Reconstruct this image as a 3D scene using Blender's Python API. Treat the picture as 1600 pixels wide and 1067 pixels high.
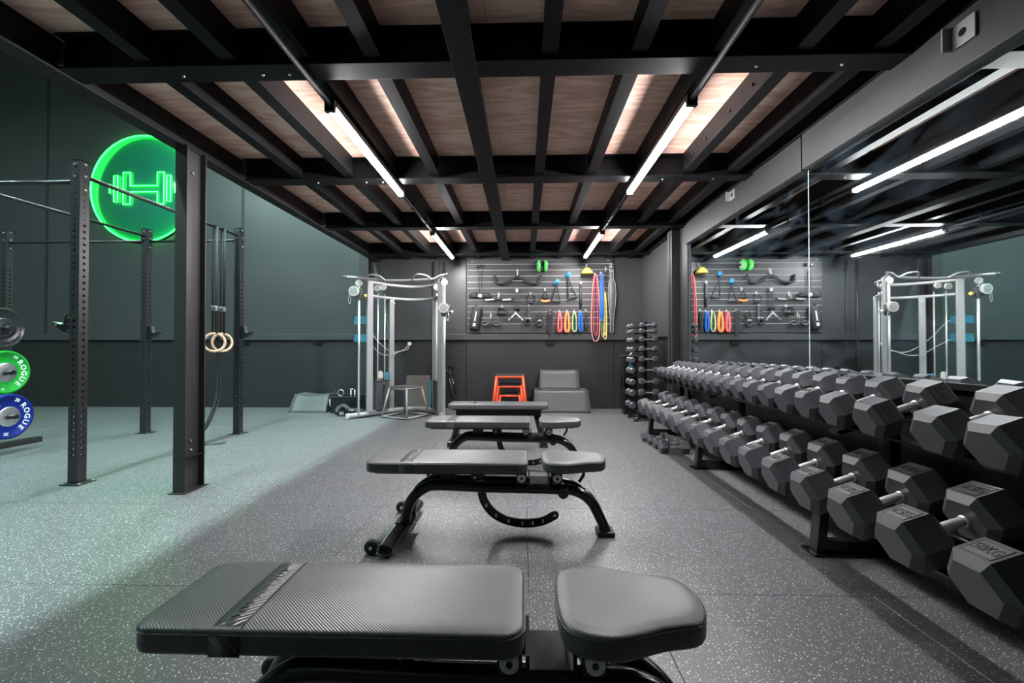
import bpy, math, random
from mathutils import Matrix, Vector, Euler
random.seed(7)
for o in list(bpy.data.objects): bpy.data.objects.remove(o, do_unlink=True)
SC = bpy.context.scene
COL = SC.collection
R = math.radians
PI = math.pi

# ------------------------------------------------------------------ camera, world, exposure
cam_d = bpy.data.cameras.new('camera'); cam = bpy.data.objects.new('camera', cam_d); COL.objects.link(cam)
cam_d.sensor_width = 36; cam_d.lens = 36 * 680 / 1600; cam_d.clip_start = 0.05
cam.location = (0, 0, 1.09); cam.rotation_euler = (R(90.632), 0, R(1.6005))
SC.camera = cam
w = bpy.data.worlds.new('world'); SC.world = w; w.use_nodes = True
w.node_tree.nodes['Background'].inputs[0].default_value = (0.55, 0.75, 0.75, 1)
w.node_tree.nodes['Background'].inputs[1].default_value = 0.02
vs = SC.view_settings
vs.view_transform = 'Standard'; vs.look = 'None'; vs.exposure = 1.0; vs.gamma = 1.0; vs.use_curve_mapping = False
TUBE = 165.0            # ceiling batten diffuser emission
HALL = 185.0            # high-bay fittings over the open hall
NEON = 14.0

# ------------------------------------------------------------------ materials
def nodes_of(name):
    m = bpy.data.materials.new(name); m.use_nodes = True
    nt = m.node_tree; b = nt.nodes['Principled BSDF']
    return m, nt, b
def link(nt, a, b): nt.links.new(a, b)
def mat(name, col, rough=0.5, metal=0.0, var=0.0, vscale=6.0, bump=0.0, bscale=200.0, spec=0.5, emit=None, estr=0.0, coat=0.0):
    m, nt, b = nodes_of(name)
    b.inputs['Base Color'].default_value = (*col, 1); b.inputs['Roughness'].default_value = rough
    b.inputs['Metallic'].default_value = metal; b.inputs['Specular IOR Level'].default_value = spec
    if coat: b.inputs['Coat Weight'].default_value = coat
    tc = nt.nodes.new('ShaderNodeTexCoord')
    n = nt.nodes.new('ShaderNodeTexNoise'); n.inputs['Scale'].default_value = vscale; n.inputs['Detail'].default_value = 5
    link(nt, tc.outputs['Object'], n.inputs['Vector'])
    if var:
        mx = nt.nodes.new('ShaderNodeMix'); mx.data_type = 'RGBA'
        mx.inputs['A'].default_value = (*[c * (1 - var) for c in col], 1)
        mx.inputs['B'].default_value = (*[min(1, c * (1 + var)) for c in col], 1)
        link(nt, n.outputs['Fac'], mx.inputs['Factor']); link(nt, mx.outputs['Result'], b.inputs['Base Color'])
        mr = nt.nodes.new('ShaderNodeMapRange'); mr.inputs['To Min'].default_value = max(0, rough - .08); mr.inputs['To Max'].default_value = min(1, rough + .1)
        link(nt, n.outputs['Fac'], mr.inputs['Value']); link(nt, mr.outputs['Result'], b.inputs['Roughness'])
    if bump:
        n2 = nt.nodes.new('ShaderNodeTexNoise'); n2.inputs['Scale'].default_value = bscale; n2.inputs['Detail'].default_value = 3
        link(nt, tc.outputs['Object'], n2.inputs['Vector'])
        bp = nt.nodes.new('ShaderNodeBump'); bp.inputs['Strength'].default_value = bump; bp.inputs['Distance'].default_value = .002
        link(nt, n2.outputs['Fac'], bp.inputs['Height']); link(nt, bp.outputs['Normal'], b.inputs['Normal'])
    if emit:
        b.inputs['Emission Color'].default_value = (*emit, 1); b.inputs['Emission Strength'].default_value = estr
    return m
def ribbed(name, col, vec, rough, strength=.5):
    m, nt, b = nodes_of(name)
    b.inputs['Roughness'].default_value = rough
    tc = nt.nodes.new('ShaderNodeTexCoord')
    d = nt.nodes.new('ShaderNodeVectorMath'); d.operation = 'DOT_PRODUCT'; d.inputs[1].default_value = vec
    link(nt, tc.outputs['Object'], d.inputs[0])
    s = nt.nodes.new('ShaderNodeMath'); s.operation = 'SINE'; link(nt, d.outputs['Value'], s.inputs[0])
    mr = nt.nodes.new('ShaderNodeMapRange'); mr.inputs['From Min'].default_value = -1
    link(nt, s.outputs[0], mr.inputs['Value'])
    mx = nt.nodes.new('ShaderNodeMix'); mx.data_type = 'RGBA'
    mx.inputs['A'].default_value = (*[c * .86 for c in col], 1); mx.inputs['B'].default_value = (*col, 1)
    link(nt, mr.outputs['Result'], mx.inputs['Factor']); link(nt, mx.outputs['Result'], b.inputs['Base Color'])
    bp = nt.nodes.new('ShaderNodeBump'); bp.inputs['Strength'].default_value = strength; bp.inputs['Distance'].default_value = .0012
    link(nt, mr.outputs['Result'], bp.inputs['Height']); link(nt, bp.outputs['Normal'], b.inputs['Normal'])
    return m
def floor_mat():
    m, nt, b = nodes_of('speckled_rubber')
    g = nt.nodes.new('ShaderNodeNewGeometry')
    nz = nt.nodes.new('ShaderNodeTexNoise'); nz.inputs['Scale'].default_value = 130; nz.inputs['Detail'].default_value = 2
    link(nt, g.outputs['Position'], nz.inputs['Vector'])
    wob = nt.nodes.new('ShaderNodeMix'); wob.data_type = 'RGBA'; wob.blend_type = 'LINEAR_LIGHT'; wob.inputs['Factor'].default_value = .0045
    link(nt, g.outputs['Position'], wob.inputs['A']); link(nt, nz.outputs['Color'], wob.inputs['B'])
    def flecks(scale, rad, thr):
        v = nt.nodes.new('ShaderNodeTexVoronoi'); v.voronoi_dimensions = '2D'; v.inputs['Scale'].default_value = scale
        link(nt, wob.outputs['Result'], v.inputs['Vector'])
        sp = nt.nodes.new('ShaderNodeSeparateColor'); link(nt, v.outputs['Color'], sp.inputs[0])
        rr = nt.nodes.new('ShaderNodeMath'); rr.operation = 'MULTIPLY_ADD'; rr.inputs[1].default_value = rad; rr.inputs[2].default_value = rad * .45
        link(nt, sp.outputs[1], rr.inputs[0])
        a = nt.nodes.new('ShaderNodeMath'); a.operation = 'LESS_THAN'; link(nt, v.outputs['Distance'], a.inputs[0]); link(nt, rr.outputs[0], a.inputs[1])
        c = nt.nodes.new('ShaderNodeMath'); c.operation = 'GREATER_THAN'; c.inputs[1].default_value = thr; link(nt, sp.outputs[0], c.inputs[0])
        p = nt.nodes.new('ShaderNodeMath'); p.operation = 'MULTIPLY'; link(nt, a.outputs[0], p.inputs[0]); link(nt, c.outputs[0], p.inputs[1])
        return p
    f1 = flecks(62, .12, .5); f2 = flecks(115, .15, .66)
    mxx = nt.nodes.new('ShaderNodeMath'); mxx.operation = 'MAXIMUM'; link(nt, f1.outputs[0], mxx.inputs[0]); link(nt, f2.outputs[0], mxx.inputs[1])
    n3 = nt.nodes.new('ShaderNodeTexNoise'); n3.inputs['Scale'].default_value = 300; link(nt, g.outputs['Position'], n3.inputs['Vector'])
    base = nt.nodes.new('ShaderNodeMix'); base.data_type = 'RGBA'
    base.inputs['A'].default_value = (.054, .056, .060, 1); base.inputs['B'].default_value = (.104, .107, .113, 1)
    link(nt, n3.outputs['Fac'], base.inputs['Factor'])
    mx = nt.nodes.new('ShaderNodeMix'); mx.data_type = 'RGBA'; mx.inputs['B'].default_value = (.62, .64, .65, 1)
    link(nt, mxx.outputs[0], mx.inputs['Factor']); link(nt, base.outputs['Result'], mx.inputs['A']); link(nt, mx.outputs['Result'], b.inputs['Base Color'])
    b.inputs['Roughness'].default_value = .42; b.inputs['Specular IOR Level'].default_value = .5
    bp = nt.nodes.new('ShaderNodeBump'); bp.inputs['Strength'].default_value = .35; bp.inputs['Distance'].default_value = .001
    link(nt, n3.outputs['Fac'], bp.inputs['Height']); link(nt, bp.outputs['Normal'], b.inputs['Normal'])
    return m
def ply_mat():
    m, nt, b = nodes_of('plywood')
    g = nt.nodes.new('ShaderNodeNewGeometry')
    mp = nt.nodes.new('ShaderNodeMapping'); mp.inputs['Scale'].default_value = (1.0, 6, 1); link(nt, g.outputs['Position'], mp.inputs['Vector'])
    n = nt.nodes.new('ShaderNodeTexNoise'); n.inputs['Scale'].default_value = 1.3; n.inputs['Detail'].default_value = 6; n.inputs['Distortion'].default_value = 1.2
    link(nt, mp.outputs['Vector'], n.inputs['Vector'])
    wv = nt.nodes.new('ShaderNodeMath'); wv.operation = 'MULTIPLY'; wv.inputs[1].default_value = 26; link(nt, n.outputs['Fac'], wv.inputs[0])
    sn = nt.nodes.new('ShaderNodeMath'); sn.operation = 'SINE'; link(nt, wv.outputs[0], sn.inputs[0])
    mr = nt.nodes.new('ShaderNodeMapRange'); mr.inputs['From Min'].default_value = -1; link(nt, sn.outputs[0], mr.inputs['Value'])
    mx = nt.nodes.new('ShaderNodeMix'); mx.data_type = 'RGBA'
    mx.inputs['A'].default_value = (.70, .42, .32, 1); mx.inputs['B'].default_value = (.90, .63, .51, 1)
    link(nt, mr.outputs['Result'], mx.inputs['Factor']); link(nt, mx.outputs['Result'], b.inputs['Base Color'])
    b.inputs['Roughness'].default_value = .6
    return m
def mirror_mat():
    m, nt, b = nodes_of('mirror_glass')
    b.inputs['Base Color'].default_value = (.80, .88, .88, 1); b.inputs['Metallic'].default_value = 1; b.inputs['Roughness'].default_value = .015
    d = nt.nodes.new('ShaderNodeBsdfDiffuse'); d.inputs[0].default_value = (.25, .38, .5, 1)
    g = nt.nodes.new('ShaderNodeNewGeometry'); mp = nt.nodes.new('ShaderNodeMapping'); mp.inputs['Scale'].default_value = (1, .7, 2.2)
    link(nt, g.outputs['Position'], mp.inputs['Vector'])
    n = nt.nodes.new('ShaderNodeTexNoise'); n.inputs['Scale'].default_value = 3.2; n.inputs['Detail'].default_value = 7; n.inputs['Distortion'].default_value = .8
    link(nt, mp.outputs['Vector'], n.inputs['Vector'])
    mr = nt.nodes.new('ShaderNodeMapRange'); mr.inputs['From Min'].default_value = .5; mr.inputs['From Max'].default_value = .8; mr.inputs['To Max'].default_value = .07
    link(nt, n.outputs['Fac'], mr.inputs['Value'])
    mix = nt.nodes.new('ShaderNodeMixShader'); link(nt, mr.outputs['Result'], mix.inputs[0]); link(nt, b.outputs[0], mix.inputs[1]); link(nt, d.outputs[0], mix.inputs[2])
    link(nt, mix.outputs[0], nt.nodes['Material Output'].inputs['Surface'])
    return m
M = dict(
    floor=floor_mat(), ply=ply_mat(), mirror=mirror_mat(),
    wall=mat('painted_wall_panel', (.038, .041, .0425), .38, var=.08, vscale=1.5),
    wall_low=mat('dark_wall_panel', (.014, .0145, .0155), .5, var=.08, vscale=1.5),
    steel=mat('black_painted_steel', (.008, .0083, .009), .42, var=.25, vscale=9, bump=.05, spec=.25),
    joist=mat('black_joist', (.0045, .0045, .005), .4, var=.3, vscale=7, spec=.12),
    column=mat('charcoal_column', (.021, .021, .0215), .45, var=.25, vscale=4, spec=.35),
    rig=mat('black_powder_coat', (.014, .0145, .0155), .38, bump=.12, bscale=500),
    blackm=mat('satin_black_metal', (.009, .0095, .0105), .24),
    rubber=mat('black_rubber', (.058, .062, .069), .42, var=.22, vscale=14, bump=.06, bscale=350),
    rubber2=mat('label_rubber', (.085, .088, .092), .5, var=.15, vscale=40),
    tread=mat('dark_rubber', (.018, .018, .019), .6),
    chrome=mat('chrome', (.92, .93, .94), .32, .85),
    bright=mat('zinc_plate', (.62, .64, .66), .3, 1, var=.1, vscale=20),
    silver=mat('silver_powder_coat', (.25, .255, .26), .38, .2),
    gun=mat('dark_polished_steel', (.22, .22, .23), .25, 1),
    wall_black=mat('black_wall', (.005, .005, .0055), .6, spec=.15),
    stack=mat('grey_shroud', (.05, .052, .055), .45),
    vinyl=ribbed('ribbed_vinyl', (.082, .083, .089), (760, 820, 820), .40, .4),
    band=ribbed('strap_vinyl', (.07, .071, .076), (300, -420, 300), .34, 1.0),
    foam=mat('grey_vinyl_cover', (.075, .077, .08), .5, var=.1, vscale=5),
    orange=mat('orange_powder_coat', (.8, .1, .035), .4),
    grip=mat('black_grip', (.02, .02, .021), .7),
    white=mat('white_plastic', (.5, .51, .51), .4),
    wood=mat('beech_ring', (.62, .42, .29), .45, var=.12, vscale=30),
    strap=mat('black_webbing', (.02, .02, .021), .75, bump=.3, bscale=900),
    blue=mat('blue_plastic', (.03, .14, .21), .35), blueband=mat('blue_latex', (.015, .12, .5), .5),
    red=mat('red_latex', (.7, .04, .07), .5), pink=mat('salmon_latex', (.72, .28, .27), .5), orangel=mat('orange_latex', (.9, .3, .09), .5),
    green=mat('green_latex', (.03, .25, .11), .5), yellow=mat('yellow_plastic', (.8, .66, .12), .45), cream=mat('pale_yellow_latex', (.78, .62, .3), .5),
    lime=mat('lime_rubber', (.1, .62, .12), .5), blackband=mat('black_latex', (.012, .012, .013), .45),
    leather=mat('grey_leather', (.10, .102, .105), .45, var=.15, vscale=12), leatherw=mat('belt_edge', (.32, .32, .32), .5),
    slat=mat('slat_board', (.034, .034, .0355), .45, var=.06, vscale=3), alu=mat('aluminium_strip', (.42, .425, .43), .4, .2),
    plategreen=mat('green_bumper', (.008, .30, .03), .42, spec=.25), plateblue=mat('blue_bumper', (.004, .016, .17), .42, spec=.2), plateblack=mat('black_iron', (.016, .018, .02), .25),
    platetext=mat('white_print', (.7, .78, .82), .5), carb=mat('chevron_mark', (.004, .004, .004), .6),
    tube=mat('lit_diffuser', (.9, .9, .9), .4, emit=(1, .965, .975), estr=TUBE),
    hall=mat('high_bay_diffuser', (.9, .9, .9), .4, emit=(.70, 1, .95), estr=HALL),
    neon=mat('green_neon', (.1, .9, .3), .4, emit=(.006, 1, .02), estr=NEON),
    neonw=mat('pale_green_neon', (.3, .9, .6), .4, emit=(.010, 1, .028), estr=NEON),
    disc=mat('green_acrylic', (.012, .14, .085), .10),
    boardm=mat('brown_board', (.09, .085, .075), .6), wire=mat('grey_cable', (.28, .285, .29), .5),
    placard=mat('placard_cream', (.42, .41, .39), .5), pror=mat('orange_print', (.8, .25, .08), .5),
    edge=mat('glass_edge', (.45, .62, .66), .2),
    cyan=mat('blue_foam_grip', (.02, .33, .62), .6), outlet=mat('white_socket', (.55, .55, .55), .35),
)

# ------------------------------------------------------------------ mesh builder
class B:
    def __init__(s): s.v = []; s.f = []; s.sm = []
    def add(s, vs, fs, sm=False, T=None):
        n = len(s.v)
        for p in vs:
            p = Vector(p)
            s.v.append(T @ p if T is not None else p)
        for f in fs: s.f.append([i + n for i in f]); s.sm.append(sm)
        return s
    def box(s, c, d, T=None):
        x, y, z = c; a, b_, h = d[0] / 2, d[1] / 2, d[2] / 2
        v = [(x + i * a, y + j * b_, z + k * h) for k in (-1, 1) for j in (-1, 1) for i in (-1, 1)]
        return s.add(v, [(0, 2, 3, 1), (4, 5, 7, 6), (0, 1, 5, 4), (2, 6, 7, 3), (0, 4, 6, 2), (1, 3, 7, 5)], False, T)
    def bx(s, x0, x1, y0, y1, z0, z1, T=None):
        return s.box(((x0 + x1) / 2, (y0 + y1) / 2, (z0 + z1) / 2), (abs(x1 - x0), abs(y1 - y0), abs(z1 - z0)), T)
    def cyl(s, p0, p1, r, n=16, r2=None, caps=True, T=None):
        return s.tube([p0, p1], [r, r if r2 is None else r2], n, caps=caps, T=T)
    def tube(s, pts, r, n=10, closed=False, caps=True, T=None, squash=None):
        pts = [Vector(p) for p in pts]; m = len(pts)
        rs = r if isinstance(r, (list, tuple)) else [r] * m
        up = None; rings = []
        for i in range(m):
            if closed: t = pts[(i + 1) % m] - pts[i - 1]
            elif i == 0: t = pts[1] - pts[0]
            elif i == m - 1: t = pts[-1] - pts[-2]
            else: t = (pts[i + 1] - pts[i]).normalized() + (pts[i] - pts[i - 1]).normalized()
            t.normalize()
            if up is None:
                up = Vector((0, 0, 1)) if abs(t.z) < .9 else Vector((0, 1, 0))
            u = up - t * up.dot(t)
            if u.length < 1e-5: u = t.orthogonal()
            u.normalize(); up = u; w_ = t.cross(u)
            a, b_ = (1, 1) if squash is None else squash
            rings.append([pts[i] + u * (rs[i] * a * math.cos(2 * PI * k / n)) + w_ * (rs[i] * b_ * math.sin(2 * PI * k / n)) for k in range(n)])
        base = len(s.v); v = [p for g in rings for p in g]; f = []
        last = m if closed else m - 1
        for i in range(last):
            j = (i + 1) % m
            for k in range(n):
                k2 = (k + 1) % n; f.append((i * n + k, i * n + k2, j * n + k2, j * n + k))
        s.add(v, f, True, T)
        if caps and not closed:
            for i, rev in ((0, True), (m - 1, False)):
                idx = [base + i * n + k for k in range(n)]
                s.f.append(idx[::-1] if rev else idx); s.sm.append(False)
        return s
    def prism(s, poly, vec, T=None, sm=False):
        n = len(poly); a = [Vector(p) for p in poly]; b_ = [p + Vector(vec) for p in a]
        f = [list(range(n))[::-1], list(range(n, 2 * n))] + [(i, (i + 1) % n, n + (i + 1) % n, n + i) for i in range(n)]
        return s.add(a + b_, f, sm, T)
    def lathe(s, prof, n=28, T=None, sm=True):
        v = []; f = []; m = len(prof)
        for r, z in prof:
            for k in range(n): v.append((r * math.cos(2 * PI * k / n), r * math.sin(2 * PI * k / n), z))
        for i in range(m - 1):
            for k in range(n): k2 = (k + 1) % n; f.append((i * n + k, i * n + k2, (i + 1) * n + k2, (i + 1) * n + k))
        s.add(v, f, sm, T)
        base = len(s.v) - m * n
        if prof[0][0] > 1e-6: s.f.append([base + k for k in range(n)][::-1]); s.sm.append(False)
        if prof[-1][0] > 1e-6: s.f.append([base + (m - 1) * n + k for k in range(n)]); s.sm.append(False)
        return s
    def layers(s, outs, T=None, sm=True):          # outs: list of closed loops with equal counts
        n = len(outs[0]); v = [p for o in outs for p in o]; f = []
        for i in range(len(outs) - 1):
            for k in range(n): k2 = (k + 1) % n; f.append((i * n + k, i * n + k2, (i + 1) * n + k2, (i + 1) * n + k))
        s.add(v, f, sm, T); base = len(s.v) - len(v)
        s.f.append([base + k for k in range(n)][::-1]); s.sm.append(sm)
        s.f.append([base + (len(outs) - 1) * n + k for k in range(n)]); s.sm.append(sm)
        return s
    def pad(s, poly, z0, z1, r, crown=0.0, T=None):
        def ins(d):
            n = len(poly); out = []
            for i in range(n):
                a = Vector(poly[i - 1]); b_ = Vector(poly[(i + 1) % n]); t = (b_ - a)
                t.normalize(); nn = Vector((-t.y, t.x))
                out.append(Vector(poly[i]) + nn * d)
            return out
        L = [(z0, r), (z0 + .3 * r, .3 * r), (z0 + r, 0), (z1 - r, 0), (z1 - .62 * r, .07 * r), (z1 - .3 * r, .3 * r), (z1 - .07 * r, .62 * r), (z1, r), (z1 + crown * .6, 2 * r), (z1 + crown, 3.2 * r)]
        return s.layers([[(p.x, p.y, z) for p in ins(d)] for z, d in L], T)
    def mesh(s, name):
        me = bpy.data.meshes.new(name); me.from_pydata([tuple(p) for p in s.v], [], s.f)
        me.polygons.foreach_set('use_smooth', s.sm); me.update()
        return me
    def build(s, name, m, parent=None, loc=None, rot=None, bevel=0):
        o = bpy.data.objects.new(name, s.mesh(name)); COL.objects.link(o)
        o.data.materials.append(M[m] if isinstance(m, str) else m)
        if parent: o.parent = parent
        if loc is not None: o.location = loc
        if rot is not None: o.rotation_euler = rot
        if bevel:
            md = o.modifiers.new('bevel', 'BEVEL'); md.width = bevel; md.segments = 2; md.limit_method = 'ANGLE'; md.angle_limit = R(50)
        return o
def tag(o, label=None, cat=None, group=None, kind=None):
    if label: o['label'] = label
    if cat: o['category'] = cat
    if group: o['group'] = group
    if kind: o['kind'] = kind
    return o
def thing(name, label, cat, loc=(0, 0, 0), rz=0, group=None):
    o = bpy.data.objects.new(name, None); COL.objects.link(o); o.empty_display_size = .1
    o.location = loc; o.rotation_euler = (0, 0, rz)
    return tag(o, label, cat, group)
def struct(name, parent=None):
    o = bpy.data.objects.new(name, None); COL.objects.link(o); o.empty_display_size = .1
    return tag(o, kind='structure')
def place(o, me_obj_name, mesh, m, parent, loc=(0, 0, 0), rot=(0, 0, 0)):
    c = bpy.data.objects.new(me_obj_name, mesh); COL.objects.link(c); c.parent = parent; c.location = loc; c.rotation_euler = rot
    return c
def dup(root, loc=None, rot=None, label=None):
    def cp(o, p):
        c = o.copy(); COL.objects.link(c); c.parent = p
        for ch in o.children: cp(ch, c)
        return c
    r = cp(root, None)
    if loc is not None: r.location = loc
    if rot is not None: r.rotation_euler = rot
    if label: r['label'] = label
    return r
def rrect(x0, x1, y0, y1, r, n=6):
    out = []
    for cx, cy, a0 in ((x1 - r, y0 + r, -90), (x1 - r, y1 - r, 0), (x0 + r, y1 - r, 90), (x0 + r, y0 + r, 180)):
        for k in range(n + 1):
            a = R(a0 + 90 * k / n); out.append((cx + r * math.cos(a), cy + r * math.sin(a)))
    return out
def smooth(pts, k=6, closed=False):                 # Catmull-Rom
    P = [Vector(p) for p in pts]; n = len(P); out = []
    for i in range(n if closed else n - 1):
        if closed: a, b_, c, d = P[i - 1], P[i], P[(i + 1) % n], P[(i + 2) % n]
        else: a, b_, c, d = P[max(i - 1, 0)], P[i], P[i + 1], P[min(i + 2, n - 1)]
        for j in range(k):
            t = j / k
            out.append(.5 * ((2 * b_) + (c - a) * t + (2 * a - 5 * b_ + 4 * c - d) * t * t + (3 * b_ - a - 3 * c + d) * t ** 3))
    if not closed: out.append(P[-1])
    return out
_tc = {}
def text_geo(s, size, ext):
    key = (s, size, ext)
    if key not in _tc:
        cu = bpy.data.curves.new('txt', 'FONT'); cu.body = s; cu.size = size; cu.extrude = ext; cu.align_x = 'CENTER'; cu.align_y = 'CENTER'; cu.resolution_u = 2
        cu.offset = size * .018
        ob = bpy.data.objects.new('txt', cu); COL.objects.link(ob)
        dg = bpy.context.evaluated_depsgraph_get(); me = ob.evaluated_get(dg).to_mesh()
        _tc[key] = ([v.co.copy() for v in me.vertices], [list(p.vertices) for p in me.polygons])
        bpy.data.objects.remove(ob, do_unlink=True); bpy.data.curves.remove(cu)
    return _tc[key]
def frame_T(o, x, y, z):                             # matrix from origin and axes
    m = Matrix.Identity(4)
    for i, a in enumerate((Vector(x), Vector(y), Vector(z), Vector(o))):
        for j in range(3): m[j][i] = a[j]
    return m
ORD = ['first', 'second', 'third', 'fourth', 'fifth', 'sixth', 'seventh', 'eighth', 'ninth', 'tenth', 'eleventh', 'twelfth', 'thirteenth', 'fourteenth', 'fifteenth', 'sixteenth', 'seventeenth', 'eighteenth', 'nineteenth', 'twentieth']

# ------------------------------------------------------------------ setting: floor of staggered rubber tiles
XL, XR, YF, YB, ZT = -10.2, 2.06, -3.0, 7.65, 6.6
fl = struct('floor')
B().bx(XL, 2.3, YF, YB + .2, -.1, -.006).build('floor_slab', 'wall_low', fl)
tile_me = B().layers([[(x, y, z) for x, y in rrect(-.5 + g, .5 - g, -.5 + g, .5 - g, .004, 1)] for z, g in ((-.006, .0008), (-.0015, .0008), (0, .0022))], sm=False).mesh('floor_tile')
tile_me.materials.append(M['floor'])
short_me = B().layers([[(x, y, z) for x, y in rrect(-.5 + g, .5 - g, -.35 + g, .35 - g, .004, 1)] for z, g in ((-.006, .0008), (-.0015, .0008), (0, .0022))], sm=False).mesh('floor_tile')
short_me.materials.append(M['floor'])
for j in range(-2, 7):
    off = .52 if j % 2 == 0 else .02
    for i in range(-12, 2):
        x = off + i + .5
        if x + .5 < XL: continue
        if j == 6: place(None, 'floor_tile', short_me, None, fl, (x, 7.30, 0))
        else: place(None, 'floor_tile', tile_me, None, fl, (x, 1.45 + j, 0))

# ------------------------------------------------------------------ back wall
wb = struct('wall_back')
B().bx(XL, 2.3, YB + .03, YB + .2, 0, ZT).build('wall_core', 'wall_low', wb)
seams = [XL, -8.65, -5.04, -2.77, -1.5, -1.02, 1.57, XR + .1]
for a, b_ in zip(seams, seams[1:]):
    B().bx(a + .004, b_ - .004, YB - .012, YB + .03, 1.30, ZT).build('wall_panel', 'wall', wb, bevel=.003)
    B().bx(a + .004, b_ - .004, YB, YB + .03, 0, 1.20).build('lower_panel', 'wall_low', wb, bevel=.003)
B().bx(XL, XR, YB - .05, YB + .03, 1.20, 1.305).build('rail', 'wall', wb, bevel=.004)
for x in (-8.65, -5.04): B().bx(x - .02, x + .02, YB - .022, YB - .012, 1.305, ZT).build('cover_strip', 'wall_low', wb)
B().bx(.38, .53, YB - .03, YB, 1.11, 1.19).build('cable_gland_box', 'blackm', wb, bevel=.006)
B().bx(-5.1, -4.9, YB - .03, YB, 1.12, 1.19).build('cable_gland_box', 'blackm', wb, bevel=.006)
B().bx(-3.75, -3.6, YB - .03, YB, 1.12, 1.19).build('cable_gland_box', 'blackm', wb, bevel=.006)
wl = struct('wall_left'); B().bx(XL - .15, XL, YF, YB + .2, 0, ZT).build('wall_sheet', 'wall', wl)
wf = struct('wall_front'); B().bx(XL, 2.3, YF - .15, YF, 0, ZT).build('wall_sheet', 'wall', wf)
wr = struct('wall_right')
B().bx(2.10, 2.3, YF, YB + .2, 0, ZT).build('wall_core', 'wall_black', wr)
B().bx(XR, 2.10, 5.93, YB, 1.22, 2.85).build('wall_panel', 'wall', wr, bevel=.003)
B().bx(XR, 2.10, 5.93, YB, 0, 1.215).build('lower_panel', 'wall_low', wr, bevel=.003)
B().cyl((XR - .03, 6.0, 1.235), (XR - .03, 7.6, 1.235), .012, 8).build('conduit', 'column', wr)
ce = struct('ceiling_hall'); B().bx(XL, 2.3, YF, YB + .2, ZT, ZT + .15).build('roof_sheet', 'wall', ce)

# steel columns
def ibeam_column(name, x, y, wx, dy, z0, z1, t=.011, mt='column', rz=0):
    r = bpy.data.objects.new(name, None); COL.objects.link(r); r.location = (x, y, z0); r.rotation_euler.z = rz; r['kind'] = 'structure'
    h = z1 - z0
    B().bx(-wx / 2, wx / 2, -dy / 2, -dy / 2 + t, 0, h).build('flange', mt, r, bevel=.002)
    B().bx(-wx / 2, wx / 2, dy / 2 - t, dy / 2, 0, h).build('flange', mt, r, bevel=.002)
    B().bx(-.004, .004, -dy / 2 + t, dy / 2 - t, 0, h).build('web', mt, r)
    return r
c1 = ibeam_column('steel_column', -2.555, 3.26, .092, .2, 0, 2.60)
B().bx(-.065, .065, -.125, .125, 0, .006).build('base_plate', 'column', c1)
B().bx(-.0475, .0475, -.1018, .1018, .255, .259).build('weld_seam', 'steel', c1)
for z in (.30, .37, 2.42): B().cyl((.004, .0, z), (.016, .0, z), .009, 8).build('bolt', 'bright', c1)
c2 = ibeam_column('steel_column', -2.77, 7.52, .16, .18, 0, 2.9)
c3 = struct('trim_1')
B().bx(1.93, 2.05, 5.74, 5.92, 0, 2.62).build('post', 'column', c3, bevel=.004)
B().bx(2.03, 2.10, 5.47, 5.74, 0, 2.62).build('cover_trim', 'column', c3, bevel=.003)
B().bx(1.925, 1.93, 5.80, 5.815, 0, 2.62).build('edge_strip', 'steel', c3)

# ------------------------------------------------------------------ mezzanine ceiling
ce2 = struct('ceiling')
ys = [-.9, .7, 2.28, 3.875, 5.475, 7.1]
py = [-2.5, -.1, 2.3, 4.7, 7.1, 7.66]
px = [-2.62, -1.4, -.2, 1.0, 2.1]
for a, b_ in zip(py, py[1:]):
    for c, d in zip(px, px[1:]):
        B().bx(c + .001, d - .001, a + .001, b_ - .001, 2.80, 2.82).build('plywood_sheet', 'ply', ce2)
for y in ys:
    bb = B(); bb.bx(-2.56, 2.06, y, y + .145, 2.60, 2.612).bx(-2.56, 2.06, y + .055, y + .085, 2.612, 2.788).bx(-2.56, 2.06, y, y + .145, 2.788, 2.80)
    bb.build('cross_beam', 'joist', ce2, bevel=.003)
jx = [-2.32, -2.04, -1.58, -1.18, -.80, .135, .60, 1.02, 1.44, 1.83]
jy = [-2.5] + ys + [7.66]
for k in range(len(jy) - 1):
    a = jy[k] + (.145 if k else 0); b_ = jy[k + 1]
    if b_ < -.5: continue
    for x in jx[1:]:
        bb = B(); wd = .085
        bb.bx(x - wd / 2, x + wd / 2, a + .001, b_ - .001, 2.622, 2.630).bx(x - .03, x + .03, a + .001, b_ - .001, 2.630, 2.80)
        bb.build('joist', 'joist', ce2)
B().bx(-.385, -.255, -2.5, 7.66, 2.588, 2.600).bx(-.36, -.28, -2.5, 7.66, 2.5995, 2.6005).build('centre_plate', 'joist', ce2, bevel=.002)
for k in range(len(jy) - 1):
    a = jy[k] + (.145 if k else 0); b_ = jy[k + 1]
    B().bx(-.36, -.28, a + .001, b_ - .001, 2.60, 2.80).build('joist', 'joist', ce2)
eb = B(); eb.bx(-2.66, -2.54, -2.5, 7.66, 2.59, 2.603).bx(-2.61, -2.59, -2.5, 7.66, 2.603, 2.85).bx(-2.66, -2.54, -2.5, 7.66, 2.85, 2.862)
eb.build('edge_beam', 'steel', ce2, bevel=.002)
B().bx(2.0, 2.10, YF + .1, 7.66, 2.62, 2.80).build('wall_plate', 'joist', ce2)
for y in (2.36, 3.95):
    for x in (-1.9, -1.45, -1.3, 1.25, 1.7): B().cyl((x, y, 2.592), (x, y, 2.601), .008, 8).build('bolt', 'bright', ce2)
for y in (2.7, 3.0, 3.4, 3.65):
    B().cyl((1.409, y, 2.70), (1.395, y, 2.70), .010, 8).build('bolt', 'blackm', ce2)
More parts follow.
